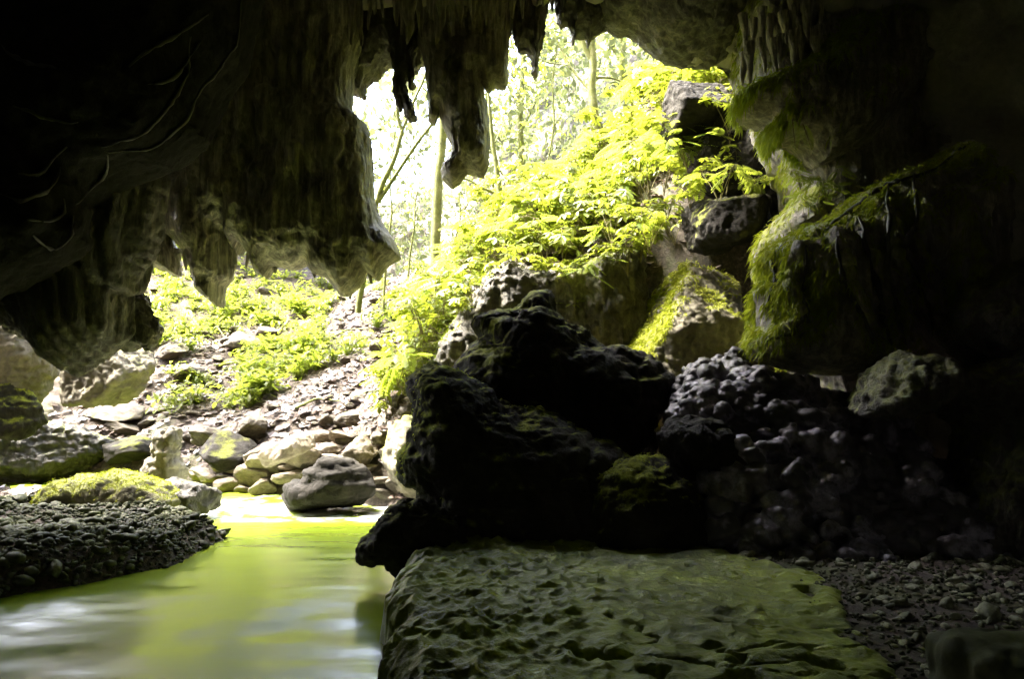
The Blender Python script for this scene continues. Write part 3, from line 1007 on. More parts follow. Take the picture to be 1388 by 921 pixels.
def water():
    xs = np.arange(-19, 0.6, 0.045)
    ys = np.arange(-4, 16.8, 0.045)
    X, Y = np.meshgrid(xs, ys)
    P = np.stack([X.ravel(), Y.ravel(), 0 * X.ravel()], 1)
    Z = 0.006 * fbm(P, 1.6, 2, seed=201, an=(0.5, 1.5, 1)) + 0.008 * fbm(P, 0.7, 2, seed=202)
    wv = (fbm(P, 1.5, 3, seed=207), fbm(P, 1.8, 3, seed=208))
    # standing waves over sunken stones near the camera
    for px, py, rx, ry, a in [(150, 862, 0.45, 0.22, 0.12), (20, 868, 0.4, 0.25, 0.11), (375, 858, 0.24, 0.14, 0.08), (250, 874, 0.2, 0.12, 0.06), (30, 908, 0.5, 0.2, 0.09), (460, 862, 0.3, 0.1, 0.03),
                               (345, 768, 0.35, 0.1, 0.035), (330, 800, 0.4, 0.12, 0.02), (515, 845, 0.2, 0.1, 0.04), (210, 790, 0.35, 0.12, 0.025)]:
        v = (460.5 - py) / FPX
        t = -CAM_Z / (math.sin(PITCH) + v * math.cos(PITCH))
        cx, cy = (px - 694) / FPX * t, t * (math.cos(PITCH) - v * math.sin(PITCH))
        ux, uy = (P[:, 0] - cx + 0.12 * wv[0]) / rx, (P[:, 1] - cy + 0.10 * wv[1] + 0.06 * (P[:, 0] - cx)) / ry
        a *= -0.2
        fr = np.where(uy > 0, uy / 5.0, uy / 1.2)
        Z += a * np.exp(-ux ** 2 - fr ** 2)
    rd = river_d(X, Y).ravel()
    foam = sstep(9.7, 10.3, P[:, 1]) * sstep(13.0, 11.0, P[:, 1]) * sstep(-5.4, -4.4, P[:, 0]) * sstep(-0.2, 0.55, 0.2 + fbm(P, 1.8, 4, 0.6, seed=205))
    Z += sstep(9.6, 10.4, P[:, 1]) * 0.03 * fbm(P, 4, 3, seed=206)
    V = np.stack([P[:, 0], P[:, 1], Z], 1)
    ny, nx = X.shape
    i = (np.arange(ny - 1)[:, None] * nx + np.arange(nx - 1)[None, :]).ravel()
    Q = np.stack([i, i + 1, i + nx + 1, i + nx], 1)
    Q = Q[(rd < 1.2)[Q].any(1)]
    used = np.unique(Q)
    rm = np.full(len(V), -1)
    rm[used] = np.arange(len(used))
    me = mesh_np('water', V[used], rm[Q])
    set_attr(me, 'foam', foam[used])
    return link('water', me, M['water'])


tag(water(), kind='structure')
# ------------------------------------------------------------------ rocks outside the mouth
for nm, lab, cat, pts, Y, f, b, R, p, mat, ms, dsp in [
    ('rock_wall', 'grey rock face under the leafy slope behind the peaked boulder', 'rock wall',
     [(585, 500), (610, 442), (636, 402), (660, 366), (690, 350), (740, 370), (780, 362), (830, 345), (868, 345), (875, 470), (868, 600), (585, 600)], 11.75, 0.45, 0.6, 0.3, 2.0, 'cave', (0.6, 0.3, 0.9), [flutes(0.12, 2.2, 0.25, seed=301, rough=0.04), craggy(0.08, 2, seed=302, fine=0.03)]),
    ('mossy_rock', 'pale bulging rock streaked with bright moss between the peaked boulder and right wall', 'rock',
     [(850, 425), (868, 385), (902, 352), (930, 336), (985, 340), (1030, 345), (1048, 420), (1040, 500), (1000, 560), (940, 600), (880, 600), (852, 490)], 10.9, 0.7, 0.8, 0.6, 2.0, 'tan', (0.42, 0.35, 1.0), [flutes(0.10, 2.0, 0.35, seed=305, rough=0.03), craggy(0.07, 2, seed=306, fine=0.03)]),
    ('boulder', 'brown boulder with plants on top wedged below the perched block', 'boulder',
     [(916, 332), (911, 297), (938, 270), (985, 256), (1036, 256), (1058, 276), (1057, 312), (1036, 332), (990, 340), (940, 342)], 10.5, 0.55, 0.6, 0.4, 2.4, 'dark', (0.7, 0.3, 0.7), [craggy(0.08, 1.8, seed=311, fine=0.03)]),
    ('boulder', 'dark broken rock behind the moss ledge under the ceiling boss', 'boulder',
     [(985, 138), (1040, 120), (1085, 180), (1100, 290), (1090, 360), (1050, 350), (1010, 270), (960, 255), (948, 205), (965, 165)], 11.2, 0.6, 0.7, 0.5, 2.0, 'dark', (0.55, 0.3, 0.8), [craggy(0.15, 1.8, seed=318, fine=0.04)]),
    ('rock_wall', 'pale undercut rock wall at the left edge behind the grooved drapery', 'rock wall',
     [(-160, 330), (0, 385), (25, 412), (46, 440), (64, 470), (60, 497), (46, 520), (25, 548), (-160, 570)], 13.0, 0.5, 0.8, 0.5, 2.2, 'tan', (0.75, 0.3, 0.7), [craggy(0.12, 1.4, seed=321, fine=0.05, bed=0.03)]),
    ('rock_slab', 'tilted pale slab overhanging a dark hollow below the drapery', 'rock',
     [(66, 482), (100, 470), (165, 462), (196, 470), (192, 500), (176, 520), (168, 540), (140, 550), (62, 545), (52, 520)], 12.5, 0.5, 0.7, 0.3, 2.5, 'tan', (0.6, 0.3, 0.8), [craggy(0.09, 1.6, seed=325, fine=0.045)]),
    ('rock_ledge', 'low moss speckled ledge above the upstream pool', 'rock ledge',
     [(-140, 570), (30, 574), (90, 580), (128, 596), (140, 615), (132, 640), (60, 652), (-140, 656)], 14.6, 0.7, 0.9, 0.4, 2.5, 'wet', (0.45, 0.3, 0.8), [craggy(0.08, 2, seed=331, fine=0.04, bed=0.03)]),
    ('boulder', 'mossy boulder cut off by the left edge above the gravel bank', 'boulder',
     [(-120, 515), (-20, 512), (8, 516), (32, 538), (49, 566), (47, 586), (18, 594), (-120, 604)], 12.6, 0.5, 0.6, 0.35, 2.0, 'dark', (0.1, 0.35, 1.0), [craggy(0.08, 2, seed=335, fine=0.03, bed=0.03)]),
    ('mossy_rock', 'long low rock furred with green moss lying on the pebble bank', 'rock',
     [(56, 672), (78, 656), (120, 646), (160, 640), (196, 647), (222, 660), (240, 678), (236, 700), (150, 705), (64, 700)], 9.7, 0.45, 0.5, 0.3, 2.0, 'tan', (0.05, 0.35, 1.0), [craggy(0.05, 3, seed=341, fine=0.03)]),
    ('flat_rock', 'flat wet rock at the end of the pebble bank beside the long mossy rock', 'rock',
     [(186, 664), (228, 651), (270, 660), (290, 672), (288, 694), (200, 700)], 10.0, 0.4, 0.4, 0.15, 2.5, 'wet', (0.75, 0.3, 0.7), [craggy(0.04, 4, seed=345, fine=0.03)]),
    ('rock_shard', 'upright splintered tan rock shard standing behind the mossy rock', 'rock',
     [(192, 665), (193, 636), (211, 616), (213, 592), (222, 582), (228, 592), (235, 577), (244, 582), (240, 612), (247, 640), (242, 668)], 11.0, 0.22, 0.25, 0.16, 2.0, 'tan', (0.85, 0.3, 0.7), [flutes(0.06, 6, 0.15, seed=351, rough=0.03), craggy(0.05, 3, seed=352, fine=0.03)]),
    ('wet_boulder', 'glossy wet brown boulder sitting in the white water', 'boulder',
     [(366, 682), (384, 661), (411, 656), (420, 640), (436, 625), (470, 628), (492, 644), (504, 663), (494, 686), (470, 702), (440, 704), (376, 704)], 10.6, 0.5, 0.6, 0.3, 2.3, 'dark', (1.1, 0.3, 0.0), [craggy(0.05, 1.4, seed=355, fine=0.025, bed=0.035)]),
    ('mossy_boulder', 'steep moss faced boulder between the pale rocks and the black boulder', 'boulder',
     [(512, 648), (516, 610), (530, 580), (562, 553), (590, 560), (595, 690), (560, 690), (522, 672)], 10.9, 0.5, 0.6, 0.35, 2.3, 'tan', (0.35, 0.35, 0.9), [craggy(0.06, 2, seed=358, fine=0.03)]),
    ('slab_rock', 'long tilted slab lying across the pale rock pile', 'rock',
     [(333, 628), (396, 589), (416, 592), (421, 606), (410, 614), (350, 640)], 11.9, 0.35, 0.5, 0.1, 3.0, 'pale', (0.9, 0.3, 0.7), [craggy(0.025, 3, seed=361, fine=0.02)]),
    ('slab_rock', 'broad sloping slab at the foot of the mossy boulder', 'rock',
     [(446, 640), (470, 612), (486, 588), (500, 590), (520, 612), (508, 618), (480, 640)], 11.6, 0.4, 0.5, 0.12, 3.0, 'pale', (0.6, 0.3, 0.8), [craggy(0.03, 3, seed=363, fine=0.02)]),
    ('low_stone', 'smooth dark stone cut off by the lower right corner of the gravel', 'stone',
     [(1288, 880), (1310, 868), (1360, 864), (1450, 866), (1480, 960), (1288, 960)], 3.1, 0.25, 0.3, 0.15, 2.3, 'pebble', (2, 0.3, 0), [craggy(0.06, 2, seed=366, fine=0.015)]),
]:
    hh = 0.022 if f < 0.45 else 0.03
    o = build_rock(nm, [Outline(pts, Y, f, b, R=R, p=p)], hh, dsp, M[mat], moss=ms, cuts=int(pts[0][0] * 3 + 1001) if nm in ('wet_boulder', 'mossy_boulder', 'rock_slab', 'rock_ledge', 'flat_rock', 'mossy_rock', 'slab_rock', 'boulder') and Y > 9.9 else None)
    tag(o, lab, cat)


pc = at(944, 158, 11.6)
tag(build_rock('perched_block', [Box(pc, (0.5, 0.42, 0.45), 0.22, 0.80)], 0.022, [craggy(0.04, 2, seed=315, fine=0.02, bed=0.01)], M['dark'], moss=(1.05, 0.25, 0.5)),
    'square cut block with a flat pale top perched on the leafy slope', 'boulder')


# ------------------------------------------------------------------ stone shapes shared by the loose rocks
def stone_mesh(name, seed, n=36, planes=11, rnd=0.025, mat=None, fine=0.02):
    r = np.random.default_rng(seed)
    ax = np.linspace(-1.25, 1.25, n)
    X, Y, Z = np.meshgrid(ax, ax, ax, indexing='ij')
    nn = r.normal(size=(planes, 3))
    nn /= np.linalg.norm(nn, axis=1)[:, None]
    F = np.full(X.shape, -9.0)
    for k in range(planes):
        d = r.uniform(0.55, 0.95)
        f = nn[k, 0] * X + nn[k, 1] * Y + nn[k, 2] * Z - d
        hh = np.clip(0.5 - 0.5 * (f - F) / rnd, 0, 1)
        F = f * (1 - hh) + F * hh + rnd * hh * (1 - hh)
    F = np.maximum(F, np.sqrt(X * X + Y * Y + Z * Z) - 1.1)
    V, Q = surface_nets(F.astype(f32), (-1.25, -1.25, -1.25), ax[1] - ax[0])
    N = vnormals(V, Q)
    V = V + N * (0.06 * fbm(V, 1.6, 3, seed=seed) + fine * fbm(V, 8, 3, seed=seed + 1) + 0.03 * ridged(V, 2.5, 2, seed=seed + 2))[:, None]
    N = vnormals(V, Q)
    me = mesh_np(name, V, Q)
    set_attr(me, 'moss', sstep(0.45, 1.1, N[:, 2] * 0.7 + 0.6 * fbm(V, 1.2, 3, seed=seed + 3)) * 0.8)
    me.materials.append(mat)
    return me


STONES = [stone_mesh('stone', 400 + i, mat=M['stone']) for i in range(7)]
PALES = [stone_mesh('pale_stone', 420 + i, mat=M['pale']) for i in range(5)]
for me in PALES:
    me.attributes['moss'].data.foreach_set('value', np.zeros(len(me.vertices), dtype=f32))


def put_stone(name, me, loc, size, seed, sink=0.3):
    r = random.Random(seed)
    o = link(name, me)
    s = (size * r.uniform(0.85, 1.25) / 2, size * r.uniform(0.7, 1.0) / 2, size * r.uniform(0.3, 0.62) / 2)
    o.scale = s
    o.rotation_euler = (r.uniform(-0.3, 0.3), r.uniform(-0.3, 0.3), r.uniform(0, 6.28))
    o.location = (loc[0], loc[1], loc[2] + s[2] * (1 - 2 * sink))
    return o


# named rocks of the far bank: pixel of the base centre, width in pixels
k = 0
for px, py, w, dark, lab in [
    (258, 512, 48, 0, 'leaning mossy block on the left of the litter slope'),
    (232, 486, 44, 0, 'dark tumbled rock under the end of the drapery lobe'),
    (330, 470, 60, 0, 'grey rock sunk in the leaf litter at mid slope'),
    (362, 455, 34, 0, 'round headed rock beside the grey sunken one'),
    (488, 545, 46, 0, 'upright rock at the right end of the litter slope'),
    (478, 578, 40, 0, 'green capped round rock above the broad sloping slab'),
    (285, 603, 62, 0, 'layered flat rock left of the long tilted slab'),
    (345, 590, 60, 0, 'thin dark ledge stone above the long tilted slab'),
    (160, 570, 70, 0, 'wide pale block on the left bank below the overhanging slab'),
    (172, 590, 50, 0, 'stepped pale block in front of the wide one on the left bank'),
    (132, 612, 44, 0, 'rounded tan rock by the upstream pool'),
    (170, 628, 70, 1, 'dark wet rock at the waterline left of the shard'),
    (305, 628, 80, 1, 'dark wet rock at the waterline right of the shard'),
    (520, 480, 40, 0, 'dark hollow sided rock under the yellow shrubs'),
    (545, 668, 44, 0, 'brown rock wedged against the black boulder at the waterline'),
    (520, 678, 34, 0, 'small wet rock behind the rock spur'),
]:
    p = ground_hit(px, py, 10.6)
    o = put_stone('bank_rock', STONES[k % 7], p, w * p[1] / FPX, k, 0.2)
    if dark:
        o.material_slots[0].link = 'OBJECT'
        o.material_slots[0].material = M['dark']
    tag(o, lab, 'rock', 'rocks of the far bank')
    k += 1
for i, (px, py, w) in enumerate([(285, 655, 50), (318, 668, 46), (345, 655, 52), (300, 640, 44), (330, 640, 40), (372, 640, 60), (395, 655, 50), (360, 672, 44), (405, 628, 56), (440, 615, 44), (465, 600, 36),
                                 (375, 618, 40), (350, 628, 36), (420, 650, 30), (395, 640, 34), (500, 640, 40), (512, 655, 34), (450, 625, 30), (430, 600, 34), (270, 650, 36), (335, 680, 30), (530, 640, 30), (485, 625, 34), (310, 655, 34), (340, 662, 30)]):
    p = ground_hit(px, py, 10.3)
    p[2] = max(p[2], -0.05)
    tag(put_stone('pale_rock', PALES[i % 5], p, w * p[1] / FPX * 1.1, 60 + i, 0.25), 'pale rock in the pile behind the white water', 'rock', 'pale rocks piled beside the white water')
r = random.Random(5)
i = 0
while i < 260:
    px, py = r.uniform(150, 620), r.uniform(360, 650)
    if py > 560 and r.random() < 0.2:
        continue
    p = ground_hit(px, py, 10.9)
    if p[1] > 30 or river_d(np.array([p[0]]), np.array([p[1]]))[0] < 0.1:
        i += 1
        continue
    w = r.choice([8, 9, 10, 12, 14, 18, 24]) * (1.25 if py > 540 else 0.9)
    tag(put_stone('talus_stone', STONES[i % 7], p, w * p[1] / FPX, 100 + i, 0.3), 'loose tan stone', 'stone', 'loose stones')
    i += 1


# ------------------------------------------------------------------ pebbles
def ico(sub=1):
    import bmesh
    bm = bmesh.new()
    bmesh.ops.create_icosphere(bm, subdivisions=sub, radius=1)
    V = np.array([v.co[:] for v in bm.verts])
    F = np.array([[v.index for v in f.verts] for f in bm.faces])
    bm.free()
    return V, F


IV, IF = ico(1)
IV2, IF2 = ico(2)


def pebble_mass(name, pos, size, seed, flat=0.5):
    r = np.random.default_rng(seed)
    n = len(pos)
    base = np.repeat(IV[None], n, 0)
    base = base * (1 + r.normal(size=(n, len(IV), 1)) * 0.16)
    sc_ = np.stack([r.uniform(0.7, 1.3, n), r.uniform(0.5, 0.9, n), r.uniform(0.3, 0.7, n) * flat * 2], 1) * (size / 2)[:, None]
    base = base * sc_[:, None, :]
    a, t = r.uniform(0, 6.28, n), r.normal(size=n) * 0.45
    ca, sa, ct, st = np.cos(a), np.sin(a), np.cos(t), np.sin(t)
    x, y, z = base[..., 0], base[..., 1], base[..., 2]
    x, z = ct[:, None] * x - st[:, None] * z, st[:, None] * x + ct[:, None] * z
    x, y = ca[:, None] * x - sa[:, None] * y, sa[:, None] * x + ca[:, None] * y
    V = np.stack([x, y, z], -1) + pos[:, None, :]
    F = (IF[None] + (np.arange(n) * len(IV))[:, None, None]).reshape(-1, 3)
    return mesh_np(name, V.reshape(-1, 3), F, smooth=True)


r = np.random.default_rng(11)
n = 30000
bx, by = r.uniform(-8.8, -2.8, n), r.uniform(4.6, 10.6, n)
rd = river_d(bx, by)
hz = H(bx, by)
ok = (rd + 0.25 * fbm(np.stack([bx, by, 0 * bx], 1), 1.2, 3, seed=15) > 0.1) & (hz > -0.06)
bx, by, hz = bx[ok], by[ok], hz[ok]
sz = r.choice([0.025, 0.04, 0.055, 0.07, 0.10, 0.15], len(bx), p=[0.3, 0.27, 0.22, 0.13, 0.06, 0.02]) * r.uniform(0.8, 1.2, len(bx))
pm = link('pebbles', pebble_mass('pebbles', np.stack([bx, by, hz + sz * 0.12], 1), sz, 12), M['pebble'])
tag(pm, 'dark wet pebbles heaped in a bank at the left of the stream', 'pebbles', kind='stuff')

n = 9000
gx, gy = r.uniform(1.4, 6.6, n), r.uniform(2.2, 7.4, n)
gz = H(gx, gy)
ok = (gx > 1.35 + 0.14 * (gy - 2.2)) & (gx < gy * 0.9 + 0.8)
gx, gy, gz = gx[ok], gy[ok], gz[ok]
sz = r.choice([0.02, 0.03, 0.045], len(gx))
tag(link('gravel', pebble_mass('gravel', np.stack([gx, gy, gz + sz * 0.15], 1), sz, 13), M['pebble']), 'small dark gravel between the larger stones on the right floor', 'gravel', kind='stuff')


def pebble_proto(seed):
    r = np.random.default_rng(seed)
    V = IV2 * np.array((1.15, 0.8, 0.5))
    for _ in range(5):
        nrm = r.normal(size=3)
        nrm /= np.linalg.norm(nrm)
        d = V @ nrm - r.uniform(0.3, 0.55)
        V = V - np.where(d > 0, d, 0)[:, None] * nrm * 0.8
    V = V + 0.05 * r.normal(size=V.shape)
    me = mesh_np('pebble', V, IF2)
    me.materials.append(M['riverstone'])
    return me


PEB = [pebble_proto(500 + i) for i in range(8)]
cnt = 0
rr = random.Random(3)
spots = [(1338, 840, 40), (1228, 838, 26), (1205, 850, 22), (1105, 750, 20), (1015, 755, 18), (1090, 768, 24), (1140, 768, 22), (1220, 822, 24), (1285, 828, 28), (1310, 862, 30), (1180, 838, 22), (1355, 822, 24)]
while len(spots) < 300:
    px, py = rr.uniform(975, 1400), rr.uniform(738, 925)
    if px < 1110 + (py - 775) * 0.9 + 10 and py > 770:
        continue
    spots.append((px, py, rr.choice([9, 10, 11, 12, 14, 17, 21])))
gravel_stones = []
for i, (px, py, w) in enumerate(spots):
    v = (460.5 - py) / FPX
    t = (0.36 - CAM_Z) / (math.sin(PITCH) + v * math.cos(PITCH))
    x, y = (px - 694) / FPX * t, t * (math.cos(PITCH) - v * math.sin(PITCH))
    if y > 6.9:
        continue
    o = link('stone', PEB[i % 8])
    s = w * y / FPX / 2
    o.scale = (s, s * rr.uniform(0.7, 1.1), s * rr.uniform(0.7, 1.2))
    o.rotation_euler = (rr.gauss(0, 0.25), rr.gauss(0, 0.25), rr.uniform(0, 6.28))
    o.location = (x, y, H1(x, y) + s * 0.3)
    gravel_stones.append(o)

cb = random.Random(17)
nc = 0
while nc < 130:
    x, y = cb.uniform(-7.5, -2.9), cb.uniform(5.0, 10.2)
    z = H1(x, y)
    if z < -0.05 or x < -0.8 * y:
        continue
    o = link('cobble', PEB[nc % 8])
    o.material_slots[0].link = 'OBJECT'
    o.material_slots[0].material = M['pebble']
    s = cb.choice((0.04, 0.05, 0.06, 0.08, 0.11))
    o.scale = (s, s * cb.uniform(0.7, 1.1), s * cb.uniform(0.7, 1.2))
    o.rotation_euler = (cb.gauss(0, 0.3), cb.gauss(0, 0.3), cb.uniform(0, 6.28))
    o.location = (x, y, z + s * 0.35)
    tag(o, 'larger dark cobble half buried in the pebble bank left of the stream', 'stone', 'cobbles on the pebble bank')
    nc += 1

# lumps that have tumbled off the knobbly boulder
for i, (px, py, w) in enumerate([(1195, 700, 24), (1215, 708, 30), (1235, 704, 40), (1250, 718, 34), (1275, 712, 30), (1225, 655, 26), (1245, 660, 24), (1280, 680, 30), (1310, 678, 26), (1240, 735, 36), (1262, 740, 40), (1300, 745, 34), (1330, 748, 30), (1355, 745, 26), (1320, 760, 24), (1290, 762, 22), (1375, 755, 24), (1345, 765, 22)]):
    p = at(px, py, 6.9 - 0.5 * (i > 8))
    o = put_stone('lump_stone', STONES[i % 7], p, w * 6.8 / FPX, 800 + i, 0.5)
    o.material_slots[0].link = 'OBJECT'
    o.material_slots[0].material = M['knob']
    tag(o, 'lump of rock with violet sky sheen in its colour at the foot of the right cave wall', 'rock', 'lumps at the foot of the right wall')


def to_px(x, y, z):
    c, q = math.cos(PITCH), math.sin(PITCH)
    f = y * c + (z - CAM_Z) * q
    return 694 + FPX * x / f, 460.5 - FPX * (-y * q + (z - CAM_Z) * c) / f


SLOPE_MARKS = [(840, 130, 'beside the mossy forked tree'), (905, 110, 'under the smooth ceiling boss'), (890, 180, 'left of the perched block'), (960, 215, 'in front of the perched block'), (1000, 110, 'above the perched block'),
               (880, 270, 'left of the wedged brown boulder'), (790, 220, 'at the crest of the slope below the forked tree'), (720, 270, 'below the slender stalactite'), (660, 320, 'below the thick pillar'),
               (720, 345, 'on the lip of the grey rock face'), (800, 310, 'above the right end of the grey rock face'), (590, 400, 'at the foot of the straight trunk'), (560, 450, 'left of the grey rock face'), (540, 500, 'above the mossy faced boulder'), (610, 430, 'at the left corner of the grey rock face')]
BANK_MARKS = [(215, 370, 'behind the stubby left spike of the curtain'), (280, 430, 'below the long forked spike of the curtain'), (350, 400, 'below the middle of the curtain'), (460, 420, 'below the lowest tip of the curtain'),
              (250, 500, 'beside the leaning mossy block'), (340, 470, 'around the sunken grey rock'), (340, 530, 'on the open litter in mid slope'), (480, 540, 'beside the upright rock'), (530, 400, 'right of the curtain tip'),
              (285, 600, 'around the layered flat rock'), (170, 580, 'around the pale blocks of the left bank'), (420, 590, 'above the long tilted slab'), (480, 600, 'around the broad sloping slab'), (550, 470, 'under the lowest shrubs'), (420, 480, 'right of the sunken grey rock')]


SEED_MARKS = SLOPE_MARKS + [(985, 260, 'on top of the wedged brown boulder'), (780, 390, 'over the right end of the grey rock face'), (1090, 240, 'at the foot of the mossy ledge'), (1045, 190, 'at the tip of the mossy ledge'), (1000, 170, 'behind the mossy ledge')]
GRAVEL_MARKS = [(1000, 750, 'between the low mossy boulder and the slab'), (1120, 760, 'in front of the knobbly boulder'), (1150, 820, 'along the edge of the slab'), (1220, 890, 'between the slab and the smooth corner stone'), (1250, 820, 'in the middle of the gravel'),
                (1350, 840, 'above the smooth corner stone'), (1250, 770, 'at the foot of the right wall'), (1370, 770, 'in the far right corner of the gravel')]


def mark(p, marks):
    px, py = to_px(*p)
    return min(marks, key=lambda m: (m[0] - px) ** 2 + (m[1] - py) ** 2)[2]


# ------------------------------------------------------------------ leaves, stems
def leaf_material(name, c, ct, rough=0.45, trans=0.5):
    m, N, L, B = new_mat(name)
    oi = N.new('ShaderNodeObjectInfo')
    hs = N.new('ShaderNodeHueSaturation')
    hs.inputs['Color'].default_value = (*c, 1)
    geo = N.new('ShaderNodeNewGeometry')
    ad = N.new('ShaderNodeMath')
    ad.operation = 'ADD'
    L.new(oi.outputs['Random'], ad.inputs[0])
    L.new(geo.outputs['Random Per Island'], ad.inputs[1])
    mr = N.new('ShaderNodeMapRange')
    mr.inputs[1].default_value, mr.inputs[2].default_value = 0.0, 2.0
    mr.inputs[3].default_value, mr.inputs[4].default_value = 0.6, 1.5
    L.new(ad.outputs[0], mr.inputs[0])
    L.new(mr.outputs[0], hs.inputs['Value'])
    mh = N.new('ShaderNodeMapRange')
    mh.inputs[3].default_value, mh.inputs[4].default_value = 0.472, 0.52
    L.new(oi.outputs['Random'], mh.inputs[0])
    L.new(mh.outputs[0], hs.inputs['Hue'])
    L.new(hs.outputs[0], B.inputs['Base Color'])
    B.inputs['Roughness'].default_value = rough
    tr = N.new('ShaderNodeBsdfTranslucent')
    tr.inputs['Color'].default_value = (*ct, 1)
    mx = N.new('ShaderNodeMixShader')
    mx.inputs[0].default_value = trans
    L.new(B.outputs[0], mx.inputs[1])
    L.new(tr.outputs[0], mx.inputs[2])
    L.new(mx.outputs[0], N['Material Output'].inputs['Surface'])
    return m


M['leaf'] = leaf_material('shrub_leaf', (0.115, 0.15, 0.016), (0.21, 0.25, 0.02))
M['leaf2'] = leaf_material('tree_leaf', (0.11, 0.145, 0.02), (0.30, 0.37, 0.04), trans=0.6)
M['leaf3'] = leaf_material('pale_creeper_leaf', (0.085, 0.10, 0.045), (0.15, 0.18, 0.07))  # haze and glare of distance put into a paler leaf colour
M['litter'] = leaf_material('dry_leaf', (0.09, 0.066, 0.054), (0.10, 0.06, 0.03), trans=0.1)
M['mossblade'] = leaf_material('moss_strand', (0.24, 0.28, 0.02), (0.30, 0.36, 0.02), rough=0.8, trans=0.35)
M['stem'] = rock_material('shrub_stem', (0.08, 0.07, 0.03), (0.14, 0.12, 0.05), (0.2, 0.17, 0.08), moss=False, bump=0.2, scale=4)
M['bark'] = rock_material('mossy_bark', (0.07, 0.08, 0.025), (0.13, 0.15, 0.035), (0.22, 0.22, 0.10), moss=False, bump=0.8, scale=2.5)
M['cliff'] = rock_material('far_cliff', (0.12, 0.105, 0.085), (0.22, 0.195, 0.165), (0.36, 0.33, 0.29), moss=False, bump=0.8, scale=0.4)


def leaflet(L_, w, droop=0.25, fold=0.12):
    """one leaflet along +X, six triangles"""
    xs = np.array((0.0, 0.35, 0.7, 1.0)) * L_
    ws = np.array((0.04, 0.75, 1.0, 0.0)) * w
    V, F = [], []
    for i, x in enumerate(xs):
        z = -droop * L_ * (x / L_) ** 2
        if i in (0, 3):
            V.append((x, 0, z))
        else:
            V += [(x, -ws[i] / 2, z - fold * w * 0), (x, 0, z - fold * w), (x, ws[i] / 2, z)]
    F = [(0, 2, 1), (0, 3, 2), (1, 2, 5), (1, 5, 4), (2, 3, 6), (2, 6, 5), (4, 5, 7), (5, 6, 7)]
    return np.array(V), np.array(F)


def join(parts):
    Vs, Fs, o = [], [], 0
    for V, F in parts:
        Vs.append(V)
        Fs.append(F + o)
        o += len(V)
    return np.concatenate(Vs), np.concatenate(Fs)


def rotz(V, a):
    c, s = math.cos(a), math.sin(a)
    return V @ np.array(((c, s, 0), (-s, c, 0), (0, 0, 1)))


def palmate(seed, L_=0.15):
    r = random.Random(seed)
    parts = []
    n = r.choice((5, 6, 7))
    for i in range(n):
        V, F = leaflet(L_ * r.uniform(0.8, 1.1), L_ * 0.38, droop=r.uniform(0.1, 0.5))
        parts.append((rotz(V, (i - (n - 1) / 2) * math.radians(310 / n) + r.uniform(-0.12, 0.12)), F))
    V, F = join(parts)
    me = mesh_np('leaf', V, F, smooth=False)
    me.materials.append(M['leaf'])
    return me


def tube(pts, radii, seg=6):
    pts = np.asarray(pts, dtype=float)
    n = len(pts)
    tg = np.gradient(pts, axis=0)
    tg /= np.linalg.norm(tg, axis=1)[:, None] + 1e-9
    up = np.array((0.3, 0.9, 0.1))
    a = np.cross(tg, up)
    a /= np.linalg.norm(a, axis=1)[:, None] + 1e-9
    b = np.cross(tg, a)
    th = np.linspace(0, 2 * math.pi, seg, endpoint=False)
    V = pts[:, None, :] + np.asarray(radii)[:, None, None] * (np.cos(th)[None, :, None] * a[:, None, :] + np.sin(th)[None, :, None] * b[:, None, :])
    i = np.arange(n - 1)[:, None] * seg
    j = np.arange(seg)[None, :]
    Q = np.stack([i + j, i + (j + 1) % seg, i + seg + (j + 1) % seg, i + seg + j], -1).reshape(-1, 4)
    return V.reshape(-1, 3), Q


def pinnate(seed):
    r = random.Random(seed)
    parts = []
    for i in range(9):
        t = 0.05 + 0.3 * i / 8
        for sd in (-1, 1):
            V, F = leaflet(0.10 * math.sin(math.pi * (0.2 + 0.75 * i / 9)) + 0.02, 0.035, 0.3)
            parts.append((rotz(V, sd * r.uniform(0.9, 1.2)) + np.array((t, 0, -0.5 * t * t)), F))
    V, F = join(parts)
    me = mesh_np('leaf', V, F, smooth=False)
    me.materials.append(M['leaf2'])
    return me


LEAVES = [palmate(600 + i) for i in range(6)] + [pinnate(620 + i) for i in range(2)]


def plant_proto(seed, h):
    r = random.Random(seed)
    stems, leaves = [], []
    for s in range(r.choice((3, 4, 4, 5))):
        a = r.uniform(0, 6.28)
        out = r.uniform(0.1, 0.5) * h
        hh = h * r.uniform(0.55, 1.05)
        pts = [(math.cos(a) * out * t ** 1.5, math.sin(a) * out * t ** 1.5, hh * t - 0.1) for t in np.linspace(0, 1, 6)]
        stems.append(tube(pts, np.linspace(0.009, 0.004, 6), 5))
        top = np.array(pts[-1])
        for q in range(r.choice((3, 4, 5))):
            b = r.uniform(0, 6.28)
            rad = r.uniform(0.05, 0.16)
            loc = top + np.array((math.cos(b) * rad, math.sin(b) * rad, r.uniform(-0.12, 0.05)))
            stems.append(tube([top, (top + loc) / 2 + (0, 0, 0.02), loc], (0.004, 0.003, 0.002), 4))
            m = Matrix.Translation(loc) @ Matrix.Rotation(b, 4, 'Z') @ Matrix.Rotation(r.uniform(-0.1, 0.7), 4, 'Y') @ Matrix.Scale(r.uniform(0.75, 1.25), 4)
            leaves.append((r.randrange(6) if seed % 4 else 6 + r.randrange(2), m))
    V, F = join(stems)
    me = mesh_np('stem', V, F)
    me.materials.append(M['stem'])
    return me, leaves


PLANTS = [plant_proto(650 + i, 0.5 + 0.12 * (i % 5)) for i in range(8)]


